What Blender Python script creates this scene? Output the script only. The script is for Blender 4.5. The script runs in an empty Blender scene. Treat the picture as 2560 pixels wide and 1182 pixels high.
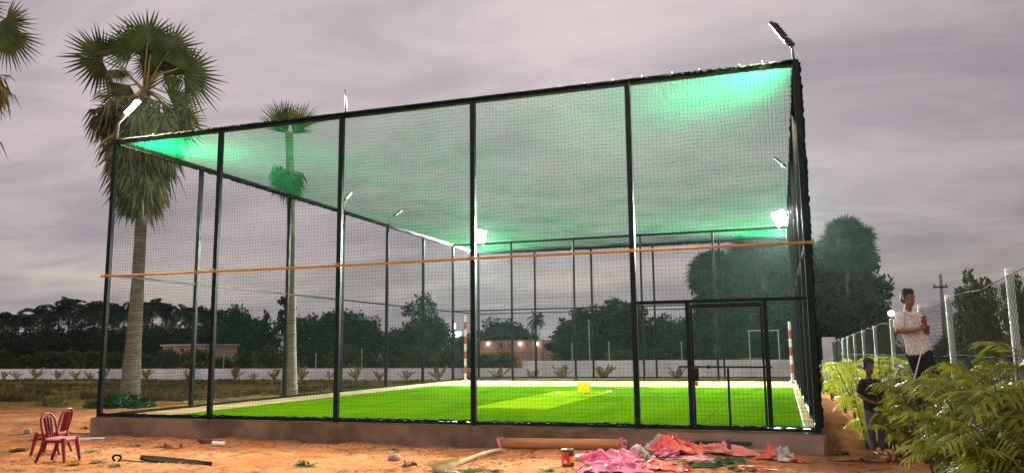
import bpy, math, random
import numpy as np
from mathutils import Vector, Matrix
from math import sin, cos, pi, radians, sqrt

S = bpy.context.scene
COL = S.collection
RNG = np.random.default_rng(7)
random.seed(7)

# ------------------------------------------------------------------ camera
CAMPOS = Vector((13.364, -13.043, 1.298))
FPX, YAW, PITCH, ROLL = 1981.39, radians(18.582), radians(8.094), radians(-0.574)
_f = Vector((-sin(YAW) * cos(PITCH), cos(YAW) * cos(PITCH), sin(PITCH)))
_r0 = Vector((cos(YAW), sin(YAW), 0)); _u0 = _r0.cross(_f)
CR = _r0 * cos(ROLL) + _u0 * sin(ROLL); CU = _u0 * cos(ROLL) - _r0 * sin(ROLL); CF = _f
cam = bpy.data.cameras.new('camera'); camo = bpy.data.objects.new('camera', cam); COL.objects.link(camo)
cam.sensor_fit = 'HORIZONTAL'; cam.sensor_width = 36; cam.lens = 36 * FPX / 2560
cam.clip_start = 0.1; cam.clip_end = 6000
camo.matrix_world = Matrix(((CR.x, CU.x, -CF.x, CAMPOS.x), (CR.y, CU.y, -CF.y, CAMPOS.y), (CR.z, CU.z, -CF.z, CAMPOS.z), (0, 0, 0, 1)))
S.camera = camo

# ------------------------------------------------------------------ exposure, world, sun
S.view_settings.view_transform = 'Standard'; S.view_settings.look = 'None'
S.view_settings.exposure = 0.0; S.view_settings.gamma = 1.0; S.view_settings.use_curve_mapping = False
S.cycles.use_denoising = True
S.cycles.max_bounces = 6; S.cycles.transparent_max_bounces = 16
S.cycles.sample_clamp_indirect = 4.0

SUN_EL, SUN_AZ = radians(7), radians(205)
w = bpy.data.worlds.new('World'); S.world = w; w.use_nodes = True
wt = w.node_tree; wt.nodes.clear()


def N(t, typ, **kw):
    n = t.nodes.new(typ)
    for k, v in kw.items(): setattr(n, k, v)
    return n


def ramp(t, stops, interp='LINEAR'):
    n = N(t, 'ShaderNodeValToRGB'); cr = n.color_ramp; cr.interpolation = interp
    while len(cr.elements) < len(stops): cr.elements.new(0.5)
    for e, (p, c) in zip(cr.elements, stops): e.position = p; e.color = (*c, 1)
    return n


def build_world():
    L = wt.links.new
    sky = N(wt, 'ShaderNodeTexSky', sky_type='NISHITA', sun_disc=False, sun_elevation=SUN_EL, sun_rotation=SUN_AZ)
    tc = N(wt, 'ShaderNodeTexCoord')
    sep = N(wt, 'ShaderNodeSeparateXYZ'); L(tc.outputs['Generated'], sep.inputs[0])
    # project the direction on a cloud layer overhead so that clouds flatten towards the horizon
    ab = N(wt, 'ShaderNodeMath', operation='ABSOLUTE'); L(sep.outputs['Z'], ab.inputs[0])
    ad = N(wt, 'ShaderNodeMath', operation='ADD'); L(ab.outputs[0], ad.inputs[0]); ad.inputs[1].default_value = 0.16
    dx = N(wt, 'ShaderNodeMath', operation='DIVIDE'); L(sep.outputs['X'], dx.inputs[0]); L(ad.outputs[0], dx.inputs[1])
    dy = N(wt, 'ShaderNodeMath', operation='DIVIDE'); L(sep.outputs['Y'], dy.inputs[0]); L(ad.outputs[0], dy.inputs[1])
    cb = N(wt, 'ShaderNodeCombineXYZ'); L(dx.outputs[0], cb.inputs[0]); L(dy.outputs[0], cb.inputs[1])
    mp = N(wt, 'ShaderNodeMapping'); L(cb.outputs[0], mp.inputs[0]); mp.inputs['Rotation'].default_value = (0, 0, radians(-30)); mp.inputs['Scale'].default_value = (0.75, 1.25, 1)
    n1 = N(wt, 'ShaderNodeTexNoise'); L(mp.outputs[0], n1.inputs['Vector']); n1.inputs['Scale'].default_value = 1.7; n1.inputs['Detail'].default_value = 9; n1.inputs['Roughness'].default_value = 0.6; n1.inputs['Distortion'].default_value = 0.6
    n2 = N(wt, 'ShaderNodeTexNoise'); L(mp.outputs[0], n2.inputs['Vector']); n2.inputs['Scale'].default_value = 0.35; n2.inputs['Detail'].default_value = 3
    mixn = N(wt, 'ShaderNodeMath', operation='MULTIPLY_ADD'); L(n2.outputs['Fac'], mixn.inputs[0]); mixn.inputs[1].default_value = 0.6; L(n1.outputs['Fac'], mixn.inputs[2])
    cl = ramp(wt, [(0.0, (0.74, 0.74, 0.78)), (0.30, (0.86, 0.86, 0.89)), (0.52, (0.98, 0.97, 0.99)), (0.75, (1.12, 1.08, 1.08)), (1.0, (1.22, 1.18, 1.12))])
    sc = N(wt, 'ShaderNodeMath', operation='MULTIPLY_ADD'); L(mixn.outputs[0], sc.inputs[0]); sc.inputs[1].default_value = 2.7; sc.inputs[2].default_value = -1.66
    L(sc.outputs[0], cl.inputs[0])
    el = ramp(wt, [(0.0, (0.40, 0.365, 0.40)), (0.055, (0.43, 0.38, 0.395)), (0.085, (0.515, 0.455, 0.42)), (0.12, (0.475, 0.415, 0.435)), (0.28, (0.58, 0.495, 0.525)), (0.45, (0.62, 0.54, 0.555)), (1.0, (0.5, 0.45, 0.46))])
    L(ab.outputs[0], el.inputs[0])
    # darker cloud bank in the north-east
    dot = N(wt, 'ShaderNodeVectorMath', operation='DOT_PRODUCT'); L(tc.outputs['Generated'], dot.inputs[0]); dot.inputs[1].default_value = (0.80, 0.55, 0.05)
    mr = N(wt, 'ShaderNodeMapRange'); L(dot.outputs['Value'], mr.inputs[0])
    mr.inputs[1].default_value = 0.42; mr.inputs[2].default_value = 0.80; mr.inputs[3].default_value = 1.0; mr.inputs[4].default_value = 0.68
    m1 = N(wt, 'ShaderNodeMix', data_type='RGBA', blend_type='MULTIPLY'); m1.inputs[0].default_value = 1; L(el.outputs[0], m1.inputs[6]); L(cl.outputs[0], m1.inputs[7])
    m2 = N(wt, 'ShaderNodeVectorMath', operation='SCALE'); L(m1.outputs[2], m2.inputs[0]); L(mr.outputs[0], m2.inputs[3])
    b1 = N(wt, 'ShaderNodeBackground'); L(sky.outputs[0], b1.inputs[0]); b1.inputs[1].default_value = 0.05
    b2 = N(wt, 'ShaderNodeBackground'); L(m2.outputs[0], b2.inputs[0]); b2.inputs[1].default_value = 1.05
    mx = N(wt, 'ShaderNodeMixShader'); mx.inputs[0].default_value = 0.94; L(b1.outputs[0], mx.inputs[1]); L(b2.outputs[0], mx.inputs[2])
    out = N(wt, 'ShaderNodeOutputWorld'); L(mx.outputs[0], out.inputs[0])


build_world()
sun = bpy.data.lights.new('sun', 'SUN'); sun.energy = 0.5; sun.angle = radians(25); sun.color = (1, 0.86, 0.72)
suno = bpy.data.objects.new('sun', sun); COL.objects.link(suno)
suno.rotation_euler = (radians(90) - radians(28), 0, radians(-10))   # soft twilight from behind the viewer

# ------------------------------------------------------------------ helpers: pixels of the photograph -> points in the place


def ray(px, py): return CF + CR * ((px - 1280) / FPX) + CU * ((591 - py) / FPX)
def at_y(px, py, Y):
    d = ray(px, py); return CAMPOS + d * ((Y - CAMPOS.y) / d.y)
def at_z(px, py, Z):
    d = ray(px, py); return CAMPOS + d * ((Z - CAMPOS.z) / d.z)
def at_d(px, py, D): return CAMPOS + ray(px, py) * D


def vnoise(x, y, seed=0):
    x = np.asarray(x, float); y = np.asarray(y, float)
    xi = np.floor(x).astype(int); yi = np.floor(y).astype(int); fx = x - xi; fy = y - yi
    fx = fx * fx * (3 - 2 * fx); fy = fy * fy * (3 - 2 * fy)
    def h(a, b):
        n = (a * 374761393 + b * 668265263 + seed * 144665) & 0x7fffffff
        n = ((n ^ (n >> 13)) * 1274126177) & 0x7fffffff
        return ((n ^ (n >> 16)) & 0xffff) / 65535.0
    return (h(xi, yi) * (1 - fx) + h(xi + 1, yi) * fx) * (1 - fy) + (h(xi, yi + 1) * (1 - fx) + h(xi + 1, yi + 1) * fx) * fy


def fbm(x, y, seed=0, o=4):
    s = 0; a = 0.5
    for i in range(o):
        s = s + a * vnoise(np.asarray(x) * 2 ** i, np.asarray(y) * 2 ** i, seed + i); a *= 0.5
    return s


def gz(x, y):
    x = np.asarray(x, float); y = np.asarray(y, float)
    base = -0.345 + 0.0045 * (np.clip(x, 0, 16) - 6)
    near = np.exp(-((np.clip(np.abs(y), 0, 40) / 25) ** 2))
    b = (fbm(x * 0.5, y * 0.5, 3) - 0.47) * 0.10 + (fbm(x * 1.6, y * 1.6, 9) - 0.47) * 0.085 + (fbm(x * 5.5, y * 5.5, 19, 2) - 0.37) * 0.03
    return base + b * (0.25 + 0.75 * near)


# ------------------------------------------------------------------ materials
MATS = {}


def mat(name, col, rough=0.7, var=0.0, scale=5.0, col2=None, bump=0.0, bscale=40.0, metal=0.0, trans=0.0, objvar=0.0, spec=0.5, coord='Object', detail=5, lo=0.35, hi=0.65, stretch=None):
    """base colour broken up by noise between col and col2, optional bump, optional translucency, optional per-object variation"""
    m = bpy.data.materials.new(name); m.use_nodes = True; t = m.node_tree; L = t.links.new
    p = t.nodes['Principled BSDF']; p.inputs['Roughness'].default_value = rough; p.inputs['Metallic'].default_value = metal
    p.inputs['Specular IOR Level'].default_value = spec
    out = t.nodes['Material Output']
    tc = N(t, 'ShaderNodeTexCoord'); vec = tc.outputs[coord]
    if stretch:
        mp = N(t, 'ShaderNodeMapping'); L(vec, mp.inputs[0]); mp.inputs['Scale'].default_value = stretch; vec = mp.outputs[0]
    if col2 is None: col2 = tuple(min(1, c * (1 + var)) for c in col); col = tuple(c * (1 - var) for c in col)
    n = N(t, 'ShaderNodeTexNoise'); n.inputs['Scale'].default_value = scale; n.inputs['Detail'].default_value = detail; L(vec, n.inputs['Vector'])
    r = ramp(t, [(lo, col), (hi, col2)]); L(n.outputs['Fac'], r.inputs[0]); c = r.outputs[0]
    if objvar:
        oi = N(t, 'ShaderNodeObjectInfo'); mr = N(t, 'ShaderNodeMapRange'); L(oi.outputs['Random'], mr.inputs[0]); mr.inputs[3].default_value = 1 - objvar; mr.inputs[4].default_value = 1 + objvar
        vm = N(t, 'ShaderNodeVectorMath', operation='SCALE'); L(c, vm.inputs[0]); L(mr.outputs[0], vm.inputs[3]); c = vm.outputs[0]
    L(c, p.inputs['Base Color'])
    if bump:
        b = N(t, 'ShaderNodeBump'); b.inputs['Strength'].default_value = bump; b.inputs['Distance'].default_value = 0.02
        n2 = N(t, 'ShaderNodeTexNoise'); n2.inputs['Scale'].default_value = bscale; n2.inputs['Detail'].default_value = 6; L(vec, n2.inputs['Vector'])
        L(n2.outputs['Fac'], b.inputs['Height']); L(b.outputs[0], p.inputs['Normal'])
    if trans:
        tr = N(t, 'ShaderNodeBsdfTranslucent'); L(c, tr.inputs[0]); mx = N(t, 'ShaderNodeMixShader'); mx.inputs[0].default_value = trans
        L(p.outputs[0], mx.inputs[1]); L(tr.outputs[0], mx.inputs[2]); L(mx.outputs[0], out.inputs[0])
    MATS[name] = m
    return m


def emit(name, col, strength):
    m = bpy.data.materials.new(name); m.use_nodes = True; t = m.node_tree; t.nodes.clear()
    e = N(t, 'ShaderNodeEmission'); e.inputs[0].default_value = (*col, 1); e.inputs[1].default_value = strength
    o = N(t, 'ShaderNodeOutputMaterial'); t.links.new(e.outputs[0], o.inputs[0]); MATS[name] = m
    return m


mat('black_steel', (0.003, 0.0035, 0.0035), 0.30, col2=(0.010, 0.010, 0.0095), scale=5, bump=0.12, bscale=14, spec=0.13, detail=8)
mat('orange_pipe', (0.52, 0.21, 0.035), 0.5, col2=(0.66, 0.30, 0.07), scale=14, stretch=(1, 1, 1))
mat('concrete', (0.12, 0.095, 0.050), 1.0, col2=(0.20, 0.165, 0.092), scale=2.2, bump=0.35, bscale=30, detail=8, spec=0.0)
mat('plinth_wall', (0.115, 0.072, 0.042), 0.92, col2=(0.27, 0.175, 0.120), scale=1.6, bump=0.5, bscale=22, detail=12, lo=0.38, hi=0.64)
mat('plaster_patch', (0.25, 0.165, 0.125), 0.9, col2=(0.36, 0.25, 0.20), scale=2.0, bump=0.3, bscale=30, detail=7)
def turf_mat(name, c1, c2, c3):
    m = bpy.data.materials.new(name); m.use_nodes = True; t = m.node_tree; L = t.links.new; p = t.nodes['Principled BSDF']; p.inputs['Roughness'].default_value = 0.95; p.inputs['Specular IOR Level'].default_value = 0.0
    g = N(t, 'ShaderNodeNewGeometry'); sep = N(t, 'ShaderNodeSeparateXYZ'); L(g.outputs['Position'], sep.inputs[0])
    n1 = N(t, 'ShaderNodeTexNoise'); n1.inputs['Scale'].default_value = 26; n1.inputs['Detail'].default_value = 9; n1.inputs['Roughness'].default_value = .75; L(g.outputs['Position'], n1.inputs[0]); r1 = ramp(t, [(0.34, c1), (0.52, c2), (0.72, c3)]); L(n1.outputs['Fac'], r1.inputs[0])
    mp = N(t, 'ShaderNodeMapping'); mp.inputs['Scale'].default_value = (1.3, .35, 1); L(g.outputs['Position'], mp.inputs[0])
    n2 = N(t, 'ShaderNodeTexNoise'); n2.inputs['Scale'].default_value = .9; n2.inputs['Detail'].default_value = 7; L(mp.outputs[0], n2.inputs[0]); r2 = ramp(t, [(0.32, (.74, .76, .7)), (0.5, (1, 1, 1)), (0.66, (1.14, 1.10, 1.0))]); L(n2.outputs['Fac'], r2.inputs[0])
    md = N(t, 'ShaderNodeMath', operation='PINGPONG'); L(sep.outputs['X'], md.inputs[0]); md.inputs[1].default_value = 1.0; lt = N(t, 'ShaderNodeMath', operation='LESS_THAN'); L(md.outputs[0], lt.inputs[0]); lt.inputs[1].default_value = .012
    r3 = ramp(t, [(0, (1, 1, 1)), (1, (.62, .66, .6))]); L(lt.outputs[0], r3.inputs[0])
    a = N(t, 'ShaderNodeMix', data_type='RGBA', blend_type='MULTIPLY'); a.inputs[0].default_value = 1; L(r1.outputs[0], a.inputs[6]); L(r2.outputs[0], a.inputs[7])
    b = N(t, 'ShaderNodeMix', data_type='RGBA', blend_type='MULTIPLY'); b.inputs[0].default_value = 1; L(a.outputs[2], b.inputs[6]); L(r3.outputs[0], b.inputs[7]); L(b.outputs[2], p.inputs['Base Color'])
    bu = N(t, 'ShaderNodeBump'); bu.inputs['Strength'].default_value = .9; bu.inputs['Distance'].default_value = .03; n4 = N(t, 'ShaderNodeTexNoise'); n4.inputs['Scale'].default_value = 120; n4.inputs['Detail'].default_value = 4; L(g.outputs['Position'], n4.inputs[0]); L(n4.outputs['Fac'], bu.inputs['Height']); L(bu.outputs[0], p.inputs['Normal'])
    MATS[name] = m
turf_mat('turf', (0.022, 0.066, 0.0003), (0.038, 0.096, 0.0005), (0.066, 0.14, 0.001))
turf_mat('turf_pitch', (0.070, 0.140, 0.0015), (0.092, 0.175, 0.002), (0.13, 0.22, 0.004))
mat('turf_scrap', (0.015, 0.045, 0.012), 0.8, col2=(0.035, 0.10, 0.02), scale=40, bump=0.8, bscale=120)
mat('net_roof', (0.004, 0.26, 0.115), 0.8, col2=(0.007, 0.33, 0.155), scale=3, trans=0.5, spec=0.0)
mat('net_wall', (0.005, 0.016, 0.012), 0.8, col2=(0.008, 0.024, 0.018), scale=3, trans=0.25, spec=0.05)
mat('net_edge', (0.003, 0.008, 0.006), 0.9, col2=(0.004, 0.016, 0.010), scale=6, bump=0.8, bscale=90, spec=0.05)
mat('lamp_body', (0.045, 0.045, 0.045), 0.4, var=0.2, metal=0.4)
mat('galvanised', (0.33, 0.33, 0.32), 0.4, var=0.15, metal=0.7)
mat('fence_post', (0.36, 0.43, 0.42), 0.5, col2=(0.46, 0.53, 0.50), scale=8, bump=0.1)
mat('fence_wire', (0.07, 0.075, 0.07), 0.8, var=0.2, spec=0.1)
mat('white_paint', (0.58, 0.56, 0.58), 0.8, col2=(0.76, 0.74, 0.76), scale=3.5, bump=0.2, bscale=20, detail=7)
mat('white_plain', (0.72, 0.72, 0.70), 0.55, var=0.06)
mat('wall_white', (0.58, 0.55, 0.62), 0.9, col2=(0.82, 0.79, 0.86), scale=0.8, bump=0.2, detail=8)
mat('brick_wall', (0.30, 0.155, 0.105), 0.95, col2=(0.42, 0.24, 0.17), scale=1.2, bump=0.3, detail=8)
mat('pink_house', (0.42, 0.27, 0.22), 0.9, col2=(0.55, 0.38, 0.31), scale=0.6)
mat('grey_house', (0.3, 0.29, 0.29), 0.9, col2=(0.42, 0.4, 0.4), scale=0.6)
mat('dark_opening', (0.015, 0.015, 0.015), 0.5, var=0.1)
mat('palm_bark', (0.10, 0.085, 0.06), 0.9, col2=(0.20, 0.17, 0.125), scale=3, bump=0.9, bscale=9, stretch=(1, 1, 5), detail=8)
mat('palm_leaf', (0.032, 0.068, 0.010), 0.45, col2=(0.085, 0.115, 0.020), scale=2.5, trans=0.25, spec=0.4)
mat('palm_leaf_pale_lit', (0.10, 0.16, 0.015), 0.5, col2=(0.16, 0.20, 0.03), scale=2.5, trans=0.3)  # paler copy of palm_leaf, lamplight put into the colour; also colours cut leaves
mat('palm_stalk', (0.24, 0.17, 0.035), 0.5, col2=(0.34, 0.25, 0.06), scale=3)
mat('palm_dead', (0.034, 0.042, 0.010), 0.8, col2=(0.155, 0.155, 0.045), scale=1.8, trans=0.15)
mat('palm_dry', (0.16, 0.11, 0.03), 0.8, col2=(0.30, 0.22, 0.07), scale=2, trans=0.2)
mat('foliage_dark', (0.006, 0.009, 0.004), 0.7, col2=(0.016, 0.022, 0.008), scale=0.8, objvar=0.35, trans=0.15, spec=0.2)
mat('foliage_mid', (0.010, 0.040, 0.012), 0.7, col2=(0.034, 0.100, 0.028), scale=0.7, objvar=0.35, trans=0.15, spec=0.2)
mat('foliage_olive', (0.028, 0.040, 0.013), 0.7, col2=(0.080, 0.095, 0.030), scale=0.7, objvar=0.3, trans=0.15, spec=0.2)
mat('shrub_leaf', (0.03, 0.045, 0.010), 0.7, col2=(0.085, 0.10, 0.025), scale=1.2, objvar=0.35, trans=0.15, spec=0.2)
mat('leaf_near', (0.09, 0.12, 0.009), 0.5, col2=(0.34, 0.36, 0.030), scale=4.0, objvar=0.25, trans=0.35, spec=0.4)
mat('leaf_lit', (0.32, 0.38, 0.012), 0.5, col2=(0.55, 0.58, 0.03), scale=3.0, objvar=0.2, trans=0.35, spec=0.4)  # brighter copy of leaf_near, with the lamplight put into its colour
mat('stem_wood', (0.10, 0.075, 0.04), 0.85, var=0.3, scale=8, bump=0.4)
mat('sapling_leaf', (0.18, 0.17, 0.025), 0.6, col2=(0.36, 0.30, 0.06), scale=2, objvar=0.35, trans=0.2)
mat('grass_dry', (0.085, 0.065, 0.014), 0.85, col2=(0.36, 0.24, 0.075), scale=0.8, trans=0.2, lo=0.4, hi=0.6)
mat('grass_green', (0.050, 0.068, 0.009), 0.85, col2=(0.13, 0.13, 0.022), scale=0.3, trans=0.2)
mat('weed', (0.07, 0.085, 0.012), 0.7, col2=(0.16, 0.16, 0.03), scale=4, trans=0.2, objvar=0.3)
mat('red_plastic', (0.115, 0.003, 0.006), 0.45, col2=(0.16, 0.005, 0.008), scale=5, spec=0.25)
mat('pink_plastic', (0.26, 0.06, 0.07), 0.55, col2=(0.36, 0.11, 0.11), scale=6, spec=0.3)
mat('yellow_plastic', (0.80, 0.52, 0.008), 0.35, col2=(0.85, 0.58, 0.012), scale=6)
mat('white_stripe', (0.75, 0.75, 0.72), 0.4, var=0.05)
mat('red_stripe', (0.38, 0.06, 0.03), 0.4, var=0.1)
mat('sand_pale', (0.40, 0.23, 0.125), 0.95, col2=(0.47, 0.30, 0.19), scale=3, bump=0.5, bscale=30, detail=8)
mat('cardboard', (0.44, 0.17, 0.055), 0.75, col2=(0.56, 0.24, 0.09), scale=4, stretch=(0.6, 4, 4), bump=0.1)
mat('sheet_magenta', (0.80, 0.17, 0.36), 0.38, col2=(0.88, 0.27, 0.46), scale=3, trans=0.3)
mat('sheet_coral', (0.88, 0.12, 0.10), 0.4, col2=(0.92, 0.22, 0.17), scale=3, trans=0.25)
mat('sheet_salmon', (0.86, 0.22, 0.18), 0.5, col2=(0.90, 0.32, 0.26), scale=3, trans=0.2)
mat('sheet_pink', (0.85, 0.33, 0.42), 0.4, col2=(0.90, 0.45, 0.52), scale=3, trans=0.3)
mat('sheet_white', (0.66, 0.58, 0.54), 0.3, col2=(0.8, 0.74, 0.7), scale=4, trans=0.4)
mat('navy', (0.02, 0.012, 0.06), 0.5, var=0.1)
mat('can_red', (0.55, 0.03, 0.02), 0.35, var=0.1)
mat('can_yellow', (0.72, 0.30, 0.01), 0.35, var=0.1)
mat('can_dark', (0.03, 0.02, 0.06), 0.4, var=0.1)
mat('stone', (0.20, 0.145, 0.11), 0.95, col2=(0.32, 0.25, 0.2), scale=6, bump=0.5)
mat('dry_leaf', (0.075, 0.03, 0.012), 0.8, col2=(0.15, 0.065, 0.025), scale=6)
mat('black_rubber', (0.005, 0.004, 0.0035), 0.85, var=0.2, spec=0.1)
mat('skin', (0.235, 0.085, 0.042), 0.5, col2=(0.27, 0.10, 0.05), scale=8)
mat('skin_dark', (0.13, 0.05, 0.026), 0.5, col2=(0.16, 0.062, 0.033), scale=8)
mat('hair', (0.006, 0.005, 0.005), 0.5, var=0.3, scale=30)
mat('eye_white', (0.6, 0.58, 0.55), 0.3, var=0.02)
mat('lip', (0.20, 0.055, 0.04), 0.5, var=0.05)
mat('shirt_white', (0.52, 0.48, 0.44), 0.8, col2=(0.70, 0.67, 0.62), scale=26, bump=0.25, bscale=9, detail=2, lo=0.42, hi=0.55)
mat('trousers_black', (0.006, 0.006, 0.007), 0.85, var=0.3, bump=0.3, bscale=12)
mat('shirt_black', (0.007, 0.007, 0.009), 0.85, var=0.3, bump=0.3, bscale=12)
mat('trousers_grey', (0.10, 0.095, 0.12), 0.85, var=0.2, bump=0.3, bscale=12)
mat('bare_wood', (0.20, 0.14, 0.085), 0.85, col2=(0.36, 0.27, 0.17), scale=5, bump=0.4)
mat('pole_concrete', (0.20, 0.17, 0.16), 0.9, var=0.15)
mat('sign_blue', (0.02, 0.04, 0.30), 0.4, var=0.1)
emit('lamp_warm', (1.0, 0.84, 0.55), 60)
emit('lamp_cool', (0.86, 1.0, 0.94), 120)
emit('wall_lamp_glow', (1.0, 0.97, 0.9), 9)
emit('sign_glow', (0.80, 0.95, 1.0), 5)
emit('street_glow', (1.0, 0.75, 0.35), 6)


def ground_material():
    m = bpy.data.materials.new('ground_soil'); m.use_nodes = True; t = m.node_tree; L = t.links.new
    p = t.nodes['Principled BSDF']; p.inputs['Roughness'].default_value = 0.95; p.inputs['Specular IOR Level'].default_value = 0.0
    g = N(t, 'ShaderNodeNewGeometry'); sep = N(t, 'ShaderNodeSeparateXYZ'); L(g.outputs['Position'], sep.inputs[0])
    n1 = N(t, 'ShaderNodeTexNoise'); n1.inputs['Scale'].default_value = 0.55; n1.inputs['Detail'].default_value = 8; n1.inputs['Roughness'].default_value = 0.6; L(g.outputs['Position'], n1.inputs[0])
    sand = ramp(t, [(0.28, (0.26, 0.092, 0.038)), (0.44, (0.40, 0.160, 0.070)), (0.58, (0.46, 0.210, 0.100)), (0.75, (0.48, 0.26, 0.15))]); L(n1.outputs['Fac'], sand.inputs[0])
    n2 = N(t, 'ShaderNodeTexNoise'); n2.inputs['Scale'].default_value = 3.2; n2.inputs['Detail'].default_value = 9; n2.inputs['Roughness'].default_value = 0.7; L(g.outputs['Position'], n2.inputs[0])
    litter = ramp(t, [(0.30, (0.16, 0.14, 0.11)), (0.40, (0.62, 0.56, 0.48)), (0.50, (0.95, 0.93, 0.9)), (0.62, (1.05, 1.05, 1.05))]); L(n2.outputs['Fac'], litter.inputs[0])
    mm = N(t, 'ShaderNodeMix', data_type='RGBA', blend_type='MULTIPLY'); mm.inputs[0].default_value = 0.8; L(sand.outputs[0], mm.inputs[6]); L(litter.outputs[0], mm.inputs[7])
    # grassy field beyond the bare yard
    n3 = N(t, 'ShaderNodeTexNoise'); n3.inputs['Scale'].default_value = 0.25; n3.inputs['Detail'].default_value = 6; L(g.outputs['Position'], n3.inputs[0])
    e = N(t, 'ShaderNodeMath', operation='MULTIPLY_ADD'); L(sep.outputs['X'], e.inputs[0]); e.inputs[1].default_value = -0.42; L(sep.outputs['Y'], e.inputs[2])   # y - 0.42 x
    e2 = N(t, 'ShaderNodeMath', operation='MULTIPLY_ADD'); L(n3.outputs['Fac'], e2.inputs[0]); e2.inputs[1].default_value = 5.0; L(e.outputs[0], e2.inputs[2])
    mr = N(t, 'ShaderNodeMapRange'); L(e2.outputs[0], mr.inputs[0]); mr.inputs[1].default_value = 12.5; mr.inputs[2].default_value = 14.5
    gr = ramp(t, [(0.3, (0.10, 0.095, 0.020)), (0.5, (0.19, 0.15, 0.036)), (0.62, (0.42, 0.24, 0.11)), (0.7, (0.16, 0.12, 0.03))]); L(n2.outputs['Fac'], gr.inputs[0])
    mg = N(t, 'ShaderNodeMix', data_type='RGBA'); L(mr.outputs[0], mg.inputs[0]); L(mm.outputs[2], mg.inputs[6]); L(gr.outputs[0], mg.inputs[7])
    L(mg.outputs[2], p.inputs['Base Color'])
    b = N(t, 'ShaderNodeBump'); b.inputs['Strength'].default_value = 1.0; b.inputs['Distance'].default_value = 0.06
    n4 = N(t, 'ShaderNodeTexNoise'); n4.inputs['Scale'].default_value = 9; n4.inputs['Detail'].default_value = 12; n4.inputs['Roughness'].default_value = 0.7; L(g.outputs['Position'], n4.inputs[0])
    L(n4.outputs['Fac'], b.inputs['Height']); L(b.outputs[0], p.inputs['Normal'])
    MATS['ground'] = m


ground_material()

# ------------------------------------------------------------------ object helpers


def wloc(o):
    v = Vector((0, 0, 0))
    while o is not None: v = v + o.location; o = o.parent
    return v


def tag(o, label=None, cat=None, group=None, kind=None):
    if label: o['label'] = label
    if cat: o['category'] = cat
    if group: o['group'] = group
    if kind: o['kind'] = kind
    return o


def thing(name, label, cat, loc=(0, 0, 0), group=None):
    o = bpy.data.objects.new(name, None); COL.objects.link(o); o.location = loc; o.empty_display_size = 0.2
    return tag(o, label, cat, group)


def mesh_np(name, V, F, mats, parent=None, smooth=False, mi=None, loc=None):
    """V (n,3) world coordinates, F (m,k) index array or list of tuples"""
    V = np.asarray(V, float)
    off = wloc(parent) if parent is not None else Vector((0, 0, 0))
    if loc is not None: off = off + (Vector(loc) - off)
    V = V - np.array(off)
    me = bpy.data.meshes.new(name)
    if isinstance(F, np.ndarray):
        k = F.shape[1]; m = len(F)
        me.vertices.add(len(V)); me.vertices.foreach_set('co', V.ravel())
        me.loops.add(m * k); me.loops.foreach_set('vertex_index', F.ravel().astype(np.int32))
        me.polygons.add(m); me.polygons.foreach_set('loop_start', np.arange(0, m * k, k, dtype=np.int32))
    else:
        me.from_pydata(V.tolist(), [], F)
    if isinstance(mats, str): mats = [mats]
    for q in mats: me.materials.append(MATS[q])
    if mi is not None: me.polygons.foreach_set('material_index', np.asarray(mi, dtype=np.int32))
    if smooth: me.polygons.foreach_set('use_smooth', np.ones(len(me.polygons), dtype=bool))
    me.update(calc_edges=True); me.validate()
    o = bpy.data.objects.new(name, me); COL.objects.link(o)
    if parent is not None:
        o.parent = parent
        if loc is not None: o.location = Vector(loc) - wloc(parent)
    elif loc is not None: o.location = loc
    return o


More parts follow.
